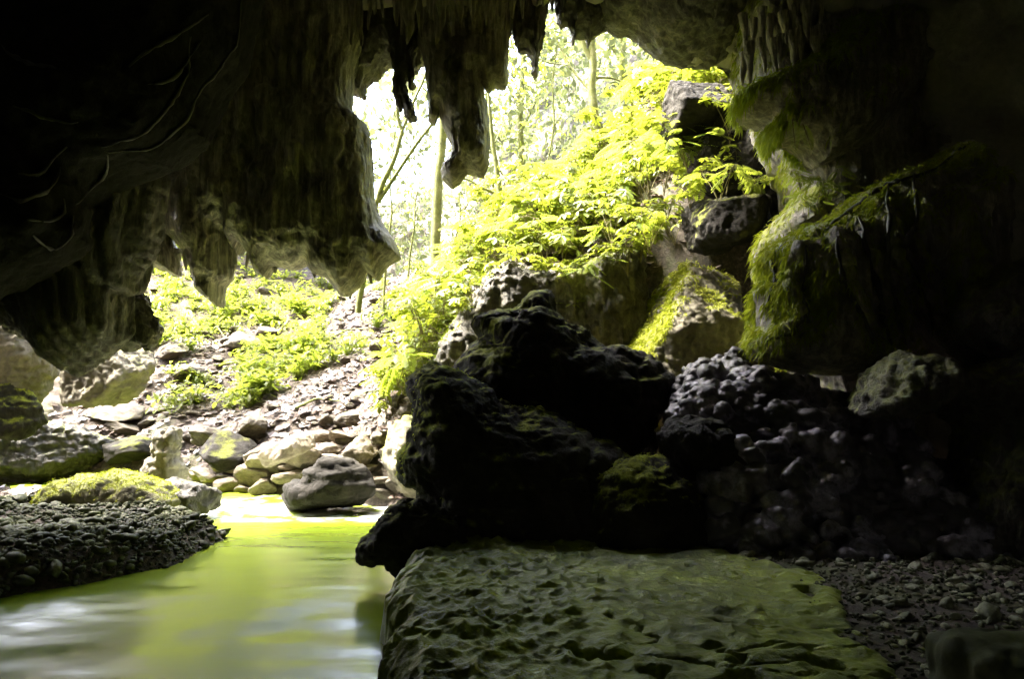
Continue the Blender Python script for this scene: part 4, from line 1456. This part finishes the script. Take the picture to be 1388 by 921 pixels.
def put_plant(loc, scale, rz, which, label, group):
    sm, lv = PLANTS[which]
    e = bpy.data.objects.new('shrub', None)
    COL.objects.link(e)
    e.empty_display_size = 0.1
    e.location, e.scale, e.rotation_euler = loc, (scale,) * 3, (random.uniform(-0.15, 0.15), random.uniform(-0.25, 0.05), rz)
    link('stem', sm, None, e)
    for k_, m in lv:
        l = link('leaf', LEAVES[k_], None, e)
        l.matrix_local = m
    return tag(e, label, 'shrub', group)


rp = random.Random(21)
placed = []
tries = 0
while len(placed) < 280 and tries < 6000:
    tries += 1
    x, y = rp.uniform(-2.4, 5.4), 11.75 + 4.6 * rp.random() ** 1.3
    z = H1(x, y)
    if z < 1.2 or min([9] + [math.hypot(x - a, y - b) for a, b in placed]) < 0.2:
        continue
    dens = float(fbm(np.array([[x, y, 0]]), 0.5, 2, seed=33)[0])
    if y < 12.8 and dens < -0.15 and x > -0.6:
        continue
    if y < 12.6 and x > 0.2 and rp.random() < 0.3:
        continue
    placed.append((x, y))
    mk = mark((x, y, z + 0.5), SLOPE_MARKS)
    put_plant((x, y, z), rp.uniform(0.95, 1.5), rp.uniform(0, 6.28), rp.randrange(8), 'yellow green palmate shrub ' + mk, 'shrubs ' + mk)
for px, py, Y, s in [(790, 370, 11.4, 1.0), (815, 352, 11.3, 1.0), (770, 415, 11.35, 0.8), (840, 335, 11.3, 1.0), (880, 320, 11.0, 0.9), (935, 262, 10.7, 0.9), (975, 258, 10.5, 0.9), (1010, 255, 10.4, 0.7), (900, 240, 11.2, 1.0), (930, 205, 11.3, 1.1), (960, 190, 11.2, 1.0), (990, 170, 11.0, 0.9),
                     (575, 440, 11.9, 1.1), (560, 470, 11.8, 1.0), (540, 500, 11.9, 0.9), (600, 400, 11.8, 1.1), (525, 520, 12.0, 0.8), (1120, 250, 8.4, 0.5), (1000, 215, 11.0, 0.9), (700, 352, 11.5, 1.0), (735, 358, 11.4, 1.0), (762, 362, 11.4, 0.9), (850, 348, 11.2, 1.1), (868, 330, 11.2, 1.0), (890, 300, 11.2, 1.0), (905, 275, 11.2, 1.1), (880, 250, 11.5, 1.1), (860, 290, 11.5, 1.1), (945, 235, 11.0, 1.0), (640, 395, 11.6, 1.1), (620, 425, 11.6, 1.0), (665, 372, 11.6, 1.0), (985, 240, 10.9, 0.8), (830, 318, 11.6, 1.2), (920, 180, 11.5, 1.0), (1030, 250, 10.5, 0.7), (1045, 190, 9.2, 0.6), (1085, 235, 8.7, 0.5), (1105, 270, 8.4, 0.5)]:
    p = at(px, py + 18, Y)
    put_plant(tuple(p), s, rp.uniform(0, 6.28), rp.randrange(8), 'palmate seedling rooted on bare rock ' + mark(p, SEED_MARKS), 'seedlings ' + mark(p, SEED_MARKS))


# low herbs of the litter slope: one leaf clump each
def herb_proto(seed):
    r = random.Random(seed)
    parts = []
    for i in range(44):
        V, F = leaflet(r.uniform(0.14, 0.24), 0.075, r.uniform(0.2, 0.6))
        a, t = r.uniform(0, 6.28), r.uniform(-0.7, 0.5)
        m = np.array(Matrix.Rotation(a, 3, 'Z') @ Matrix.Rotation(t, 3, 'Y')).T
        p = np.array((max(-0.4, min(0.4, r.gauss(0, 0.2))), max(-0.4, min(0.4, r.gauss(0, 0.2))), r.uniform(0.05, 0.42)))
        parts.append((V @ m + p, F))
        tv, tq = tube([(0, 0, -0.05), p * (0.45, 0.45, 0.6), p], (0.006, 0.004, 0.003), 3)
        parts.append((tv, np.concatenate([tq[:, [0, 1, 2]], tq[:, [0, 2, 3]]])))
    V, F = join(parts)
    me = mesh_np('herb', V, F, smooth=False)
    me.materials.append(M['leaf2'])
    return me


for o in COL.objects:
    if o.name.startswith('talus_stone'):
        mk = mark(o.location, BANK_MARKS)
        tag(o, 'loose tan stone in the leaf litter ' + mk, 'stone', 'loose stones ' + mk)
for o in gravel_stones:
    mk = mark(o.location, GRAVEL_MARKS)
    tag(o, 'flattish river stone ' + mk, 'stone', 'stones ' + mk)
HERBS = [herb_proto(700 + i) for i in range(6)]
rh = random.Random(9)
nh = 0
for _ in range(4000):
    if nh >= 260:
        break
    px, py = rh.uniform(190, 640), rh.uniform(330, 560)
    p = ground_hit(px, py, 12.0, 40)
    d = float(fbm(np.array([[p[0], p[1], 0]]), 0.35, 2, seed=44)[0])
    if rh.random() > sstep(-0.1, 0.3, d + 0.05 * (p[1] - 18)):
        continue
    o = link('herb', HERBS[nh % 6])
    s = rh.uniform(0.7, 1.5)
    o.scale = (s, s, s)
    o.location = p
    o.rotation_euler = (rh.uniform(-0.2, 0.2), rh.uniform(-0.2, 0.2), rh.uniform(0, 6.28))
    mk = mark(p, BANK_MARKS)
    tag(o, 'low leafy herb ' + mk, 'plant', 'herbs ' + mk)
    nh += 1

# fallen leaves
r = np.random.default_rng(77)
n = 16000
lx, ly = r.uniform(-12, 5, n), 11 + 14 * r.random(n) ** 1.4
lz = H(lx, ly)
ok = lz > 0.1
lx, ly, lz = lx[ok], ly[ok], lz[ok]
n = len(lx)
a = r.uniform(0, 6.28, n)
s = r.uniform(0.04, 0.10, n)
q = np.array(((-1, -0.5), (1, -0.5), (1, 0.5), (-1, 0.5)))
c_, s_ = np.cos(a), np.sin(a)
V = np.zeros((n, 4, 3))
for j in range(4):
    V[:, j, 0] = lx + s * (q[j, 0] * c_ - q[j, 1] * s_)
    V[:, j, 1] = ly + s * (q[j, 0] * s_ + q[j, 1] * c_)
    V[:, j, 2] = lz + 0.03 + r.uniform(-0.02, 0.05, n) + 0.33 * s * (q[j, 0] * s_ + q[j, 1] * c_)
tag(link('leaf_litter', mesh_np('leaf_litter', V.reshape(-1, 3), np.arange(4 * n).reshape(-1, 4), smooth=False), M['litter']), 'dry brown leaves strewn over the far bank', 'leaf litter', kind='stuff')


# ------------------------------------------------------------------ moss strands on the rims
def moss_strands(obj, n, ln, seed, thr=0.45):
    V, N, mv = GEO[obj.name]
    r = np.random.default_rng(seed)
    idx = np.nonzero((mv > thr) & (N[:, 1] < 0.7))[0]
    if len(idx) == 0:
        return
    idx = r.choice(idx, n)
    p = V[idx] + r.normal(size=(n, 3)) * 0.01
    d = N[idx] * 0.45 + r.normal(size=(n, 3)) * 0.35 + np.array((0, 0, -0.35 - 6.0 * max(ln - 0.06, 0)))
    d /= np.linalg.norm(d, axis=1)[:, None]
    l = r.uniform(0.4, 1.2, n) * ln
    side = np.cross(d, r.normal(size=(n, 3)))
    side /= np.linalg.norm(side, axis=1)[:, None]
    w = np.minimum(l * 0.2, 0.009)
    mid = p + d * (l * 0.5)[:, None] + np.array((0, 0, 0.0))
    tip = p + d * l[:, None] + np.array((0, 0, -0.35)) * l[:, None]
    Vv = np.stack([p, mid - side * w[:, None], tip, mid + side * w[:, None]], 1).reshape(-1, 3)
    o = link('moss', mesh_np('moss', Vv, np.arange(4 * n).reshape(-1, 4), smooth=False), M['mossblade'], obj)
    o['kind'] = 'stuff'


for o, n, ln in [(over_r, 16000, 0.13), (ledge, 16000, 0.15), (wall_r, 9000, 0.14), (bpy.data.objects['mossy_rock'], 12000, 0.10), (bpy.data.objects['mossy_rock.001'], 6000, 0.035), (front, 2500, 0.03), (low, 3000, 0.03), (curtain, 1500, 0.03),
                 (bpy.data.objects['rock_wall.001'], 3000, 0.07)]:
    moss_strands(o, n, ln, 5)


def fern_frond(p, length, az, label):
    parts = []
    n = 26
    pts = []
    for i in range(n):
        t = i / (n - 1)
        pts.append((math.cos(az) * 0.12 * t, math.sin(az) * 0.12 * t, -length * t ** 1.1))
    e = bpy.data.objects.new('fern_frond', None)
    COL.objects.link(e)
    e.location = p
    V, F = tube(pts, np.linspace(0.005, 0.002, n), 4)
    link('stem', mesh_np('stem', V, F), M['stem'], e)
    for i in range(2, n):
        w = 0.075 * math.sin(math.pi * (0.12 + 0.88 * i / n)) + 0.01
        for s in (-1, 1):
            V, F = leaflet(w, 0.022, 0.2)
            parts.append((rotz(V, 0.0 if s > 0 else math.pi) + np.array(pts[i]), F))
    V, F = join(parts)
    link('blade', mesh_np('blade', V, F, smooth=False), M['leaf'], e)
    return tag(e, label, 'fern')


fern_frond(at(1074, 162, 7.9), 0.42, -1.8, 'hanging fern frond on the mossy ledge, the one nearer the boulders')
fern_frond(at(1088, 168, 7.9), 0.36, -1.2, 'hanging fern frond on the mossy ledge, the shorter one nearer the dark wall')


# thin calcite ribs that run over the dark flowstone
def surface_ribs(obj, lines, rad, mat, seed):
    V, N, mv = GEO[obj.name]
    f = V[:, 1] * math.cos(PITCH) + (V[:, 2] - CAM_Z) * math.sin(PITCH)
    PX = 694 + FPX * V[:, 0] / f
    PY = 460.5 - FPX * (-V[:, 1] * math.sin(PITCH) + (V[:, 2] - CAM_Z) * math.cos(PITCH)) / f
    rl = np.random.default_rng(seed)
    for ln in lines:
        ln = np.array(ln, dtype=float)
        d = np.concatenate([[0], np.cumsum(np.hypot(*np.diff(ln, axis=0).T))])
        t = np.linspace(0, d[-1], max(6, int(d[-1] / 7)))
        qx, qy = np.interp(t, d, ln[:, 0]) + rl.normal(size=len(t)) * 1.2, np.interp(t, d, ln[:, 1]) + rl.normal(size=len(t)) * 1.2
        pts = []
        for x, y in zip(qx, qy):
            k = np.nonzero((np.abs(PX - x) < 6) & (np.abs(PY - y) < 6) & (N[:, 1] < 0.3))[0]
            if len(k):
                k = k[np.argmin(V[k, 1])]
                pts.append(V[k] + N[k] * rad * 0.3)
        if len(pts) < 4:
            continue
        P = np.array(pts)
        for _ in range(2):
            P[1:-1] = 0.25 * P[:-2] + 0.5 * P[1:-1] + 0.25 * P[2:]
        n_ = len(P)
        rr_ = rad * (0.25 + 0.75 * np.sin(np.linspace(0.1, math.pi - 0.1, n_))) * rl.uniform(0.35, 1.4, n_)
        Vt, Ft = tube(P, rr_, 6)
        me = mesh_np('rib', Vt, Ft)
        set_attr(me, 'moss', sstep(-0.1, 0.3, fbm(Vt, 1.5, 2, seed=seed)))
        link('rib', me, mat, obj)


M['rib'] = rock_material('calcite_rib', (0.012, 0.0115, 0.0095), (0.04, 0.038, 0.031), (0.11, 0.105, 0.088), bump=0.5, rough=(0.3, 0.6), spec=0.5, scale=3, mossc=((0.02, 0.022, 0.006), (0.06, 0.066, 0.018)))
surface_ribs(left_mass, RIBS, 0.02, M['rib'], 3)
surface_ribs(over_r, RIBS_R, 0.035, M['rib'], 4)


# ------------------------------------------------------------------ trees
def rough_tube(pts, r0, r1, seg=8, n=16, seed=0):
    pts = np.asarray(pts, dtype=float)
    d = np.concatenate([[0], np.cumsum(np.linalg.norm(np.diff(pts, axis=0), axis=1))])
    t = np.linspace(0, d[-1], n)
    P = np.stack([np.interp(t, d, pts[:, k_]) for k_ in range(3)], 1)
    for _ in range(2):
        P[1:-1] = 0.25 * P[:-2] + 0.5 * P[1:-1] + 0.25 * P[2:]
    P += 0.35 * r0 * np.stack([fbm(P, 1.3, 2, seed=seed + k_) for k_ in range(3)], 1)
    rad = np.linspace(r0, r1, n) * (1 + 0.15 * fbm(P, 2.5, 2, seed=seed + 5))
    return tube(P, rad, seg)


def leaf_cloud(centres, n_each, spread, size, seed):
    r = np.random.default_rng(seed)
    c = np.repeat(np.asarray(centres), n_each, 0)
    n = len(c)
    p = c + r.normal(size=(n, 3)) * spread
    d = r.normal(size=(n, 3)) + np.array((0, 0, -0.3))
    d /= np.linalg.norm(d, axis=1)[:, None]
    s = np.cross(d, r.normal(size=(n, 3)))
    s /= np.linalg.norm(s, axis=1)[:, None]
    l = (size * r.uniform(0.6, 1.3, n))[:, None]
    V = np.stack([p, p + d * l * 0.5 - s * l * 0.25, p + d * l, p + d * l * 0.5 + s * l * 0.25], 1).reshape(-1, 3)
    return V, np.arange(4 * n).reshape(-1, 4)


def make_tree(label, Y, trunk_px, r0, r1, limbs, crown, seed, size=0.16, n_each=70, spread=0.5):
    base = at(*trunk_px[0], Y)
    e = bpy.data.objects.new('tree', None)
    COL.objects.link(e)
    e.location = base
    T = [at(*p, Y) - base for p in trunk_px]
    T[0] = T[0] - np.array((0, 0, 0.4))
    V, F = rough_tube(T, r0, r1, 10, 24, seed)
    link('trunk', mesh_np('trunk', V, F), M['bark'], e)
    for i, (lp, ra, rb) in enumerate(limbs):
        P = [at(x, y, Y + dy) - base for x, y, dy in lp]
        V, F = rough_tube(P, ra, rb, 7, 14, seed + i)
        link('limb', mesh_np('limb', V, F), M['bark'], e)
    if crown:
        V, F = leaf_cloud([at(x, y, Y + dy) - base for x, y, dy in crown], n_each, spread, size, seed)
        link('crown', mesh_np('crown', V, F, smooth=False), M['leaf2'], e)
    return tag(e, label, 'tree')


make_tree('straight moss coated trunk rising behind the thick stalactite pillar', 19, [(588, 385), (590, 330), (592, 270), (597, 210), (601, 150), (606, 60), (600, -80), (604, -200)], 0.15, 0.09,
          [([(594, 250, 0), (582, 235, 0.2), (575, 222, 0.3)], 0.03, 0.01), ([(592, 280, 0), (565, 240, 0.4), (540, 242, 0.5)], 0.04, 0.015)], [(600, -120, 0), (560, -60, 1), (660, -90, 1)], 1)
make_tree('slender forked tree leaning out beside the rock curtain', 15, [(486, 400), (505, 290), (517, 250), (535, 215), (545, 178)], 0.07, 0.05,
          [([(545, 178, 0), (538, 160, 0), (540, 130, 0), (548, 60, 0)], 0.05, 0.03), ([(545, 178, 0), (560, 140, 0.1), (578, 100, 0.1), (585, 40, 0.2)], 0.04, 0.02), ([(512, 275, 0), (545, 225, -0.1), (575, 180, -0.1), (600, 150, 0), (640, 90, 0)], 0.05, 0.025)], [(550, 0, 0), (640, 20, 0.5)], 2)
make_tree('mossy forked tree growing on the crest of the leafy slope', 18, [(812, 185), (806, 150), (801, 120), (804, 85), (800, 40), (795, -40)], 0.13, 0.08,
          [([(803, 82, 0), (790, 60, 0), (780, 30, 0), (775, -40, 0.3)], 0.08, 0.05), ([(802, 125, 0), (775, 95, 0.2), (755, 55, 0.3), (735, 20, 0.4)], 0.04, 0.012), ([(806, 105, 0), (830, 105, 0.3), (860, 118, 0.5), (885, 125, 0.6)], 0.035, 0.012), ([(810, 160, 0), (816, 175, 0.2), (822, 190, 0.4)], 0.05, 0.03), ([(770, 88, 0.2), (740, 84, 0.4), (715, 70, 0.5)], 0.02, 0.008)],
          [(790, -60, 0), (740, 20, 0.6), (700, 100, 1), (880, 100, 1.0), (730, 60, 0.6)], 3, n_each=60)
make_tree('thin broken tree with one crooked branch below the pillar', 16, [(676, 290), (677, 262), (676, 240), (669, 205), (664, 160), (662, 120)], 0.09, 0.03,
          [([(674, 264, 0), (655, 255, 0), (635, 243, 0.1), (615, 240, 0.1)], 0.045, 0.02), ([(674, 226, 0), (690, 250, 0.2), (706, 262, 0.3)], 0.02, 0.012), ([(668, 200, 0), (690, 150, 0.4), (712, 130, 0.5)], 0.02, 0.008)], [(690, 140, 0.5), (640, 250, 0.2), (700, 190, 0.5)], 4, n_each=25, spread=0.35)
make_tree('thin grey sapling standing left of the straight trunk', 21, [(552, 375), (556, 340), (563, 300), (562, 270), (575, 235), (590, 220)], 0.035, 0.015,
          [([(563, 300, 0), (572, 288, 0), (578, 286, 0)], 0.012, 0.006), ([(560, 330, 0), (548, 310, 0), (545, 290, 0)], 0.012, 0.006)], [(567, 258, 0), (560, 300, 0), (545, 330, 0)], 5, n_each=14, spread=0.3)
make_tree('distant tree trunk hung with creeper behind the mossy forked tree', 27, [(846, 200), (844, 120), (842, 60), (846, -40)], 0.22, 0.16,
          [([(844, 110, 0), (870, 90, 0), (885, 60, 0.2)], 0.1, 0.06), ([(843, 80, 0), (825, 60, 0), (810, 30, 0)], 0.08, 0.04)], [(880, 40, 0), (850, 0, 0), (830, 90, 0), (870, 110, 0)], 6, n_each=160, spread=0.8)
make_tree('pale distant tree with drooping leaves left of the slender stalactite', 26, [(712, 290), (708, 220), (704, 150), (712, 60), (705, -60)], 0.14, 0.08,
          [([(706, 180, 0), (730, 130, 0.3), (750, 90, 0.5)], 0.05, 0.02), ([(705, 150, 0), (685, 110, 0.2), (670, 70, 0.4)], 0.05, 0.02)], [(740, 80, 0.5), (690, 90, 0), (700, 150, 0.5), (730, 150, 0), (680, 190, 0), (720, 200, 0)], 7, n_each=120, spread=0.7)


for i, (pts, lab) in enumerate([([(520, 400), (524, 340), (532, 290), (528, 240), (536, 170)], 'thin crooked sapling near the curtain edge'), ([(612, 380), (616, 330), (625, 290), (622, 262)], 'thin crooked sapling right of the straight trunk'),
                                ([(735, 270), (742, 220), (752, 170), (748, 110), (756, 60)], 'thin crooked sapling between the slender stalactite and the forked tree')]):
    make_tree(lab, 20 + i, pts, 0.04, 0.02, [([(pts[2][0], pts[2][1], 0), (pts[2][0] + 14, pts[2][1] - 22, 0.2), (pts[2][0] + 20, pts[2][1] - 50, 0.3)], 0.018, 0.008), ([(pts[1][0], pts[1][1], 0), (pts[1][0] - 12, pts[1][1] - 20, 0.2), (pts[1][0] - 24, pts[1][1] - 30, 0.3)], 0.015, 0.006)],
              [(pts[2][0] + 18, pts[2][1] - 45, 0.3), (pts[3][0], pts[3][1], 0)], 30 + i, n_each=10, spread=0.25)


# leaf crowns added, mostly out of view, to green and shade the light
rc = np.random.default_rng(63)
for k_, (cx, cy, sx, sy, z0, z1, n_c) in enumerate([(-4.0, 25.0, 3.4, 2.2, 11, 19, 45), (-13.0, 17.0, 2.6, 2.2, 9, 16, 70), (6.5, 20.0, 2.6, 2.4, 14, 19, 60), (3.0, 23.0, 2.6, 2.2, 13, 18, 60),
                                                    (-13.5, 21.5, 3.0, 2.6, 11, 18, 60), (1.5, 28.0, 3.5, 2.0, 12, 22, 50), (-4.5, 31.0, 3.0, 2.0, 6, 20, 45)]):
    t_ob = bpy.data.objects['tree' if k_ == 0 else 'tree.%03d' % k_]
    cs = np.stack([rc.normal(cx, sx, n_c), rc.normal(cy, sy, n_c), rc.uniform(z0, z1, n_c)], 1)
    cs = cs[cs[:, 1] > 12.2] - np.array(t_ob.location)
    V, F = leaf_cloud(cs, 55, 0.75, 0.36, 64 + k_)
    link('crown', mesh_np('crown', V, F, smooth=False), M['leaf3'] if k_ in (0, 3, 5, 6) else M['leaf2'], t_ob)


# fallen branches on the litter slope
for i, (pts, rad, lab) in enumerate([([(400, 415), (440, 405), (478, 392)], 0.05, 'green mossy branch fallen across the herbs below the curtain'), ([(330, 440), (365, 425), (390, 400)], 0.03, 'thin grey branch lying up the litter slope'),
                                     ([(290, 500), (330, 496), (372, 503)], 0.03, 'short stick lying level in the leaf litter'), ([(440, 470), (470, 452), (500, 450)], 0.03, 'bent stick beside the upright rock'),
                                     ([(255, 420), (290, 440), (310, 470)], 0.035, 'stick sloping down behind the curtain spikes'), ([(400, 560), (430, 548), (462, 552)], 0.03, 'pale stick above the long tilted slab')]):
    P = [ground_hit(x, y, 11) + np.array((0, 0, rad + 0.06)) for x, y in pts]
    V, F = rough_tube(P, rad, rad * 0.5, 7, 18, 90 + i)
    tag(link('fallen_branch', mesh_np('fallen_branch', V, F), M['bark']), lab, 'branch', 'fallen branches')


# ------------------------------------------------------------------ far side of the ravine
def far_hill():
    xs = np.arange(-60, 70, 0.6)
    zs = np.linspace(0, 1, 110)
    X, T = np.meshgrid(xs, zs)
    top = 15 + 15 * sstep(-9, 9, X) + 6 * sstep(-12, -40, X)
    P = np.stack([X.ravel(), 20 * T.ravel(), 0 * X.ravel()], 1)
    Yb = 36 + 9 * T + 2.2 * fbm(P, 0.15, 4, seed=901).reshape(X.shape) + 0.7 * ridged(P, 0.5, 3, seed=902).reshape(X.shape)
    Z = -6 + (top + 6) * T + 1.2 * fbm(P, 0.12, 3, seed=903).reshape(X.shape)
    V = np.stack([X, Yb, Z], -1).reshape(-1, 3)
    ny, nx = X.shape
    i = (np.arange(ny - 1)[:, None] * nx + np.arange(nx - 1)[None, :]).ravel()
    return link('hillside', mesh_np('hillside', V, np.stack([i, i + 1, i + nx + 1, i + nx], 1)), M['cliff']), V


hill, HV = far_hill()
tag(hill, kind='structure')
r = np.random.default_rng(31)
sel = HV[(HV[:, 0] > -22) & (HV[:, 0] < 24) & (HV[:, 2] > 2)]
cl = sel[r.choice(len(sel), 1100)] + np.array((0, -0.6, 0))
fy = r.uniform(30, 38, 900)
fx = -fy * r.uniform(0.27, 0.6, 900)
cl = np.concatenate([cl, np.stack([fx, fy, H(fx, np.minimum(fy, 38)) + 3.5 + r.uniform(0, 1, 900) * 8], 1)])  # unseen leaf mass added behind the curtain to turn water reflections green
V, F = leaf_cloud(cl, 22, 0.75, 0.38, 32)
tag(link('far_forest', mesh_np('far_forest', V, F, smooth=False), M['leaf3']), 'haze paled creeper and bush on the far cliff, with unseen leaves added for green light', 'forest', kind='stuff')
# hanging creepers
parts = []
for i in range(500):
    p = sel[r.integers(len(sel))] + np.array((0, -1.0, 0))
    ln = r.uniform(1.5, 5)
    parts.append(tube([p, p + (r.normal() * 0.1, -0.1, -ln / 2), p + (r.normal() * 0.2, 0, -ln)], (0.035, 0.03, 0.02), 4))
V, F = join(parts)
tag(link('creepers', mesh_np('creepers', V, F), M['bark']), 'thin creepers trailing down the far cliff', 'creepers', kind='stuff')

# far ground out to the horizon
V = np.array([(-400, 44, -6.5), (400, 44, -6.5), (400, 900, -6.5), (-400, 900, -6.5)])
tag(link('valley_floor', mesh_np('valley_floor', V, np.array([[0, 1, 2, 3]])), M['ground']), kind='structure')
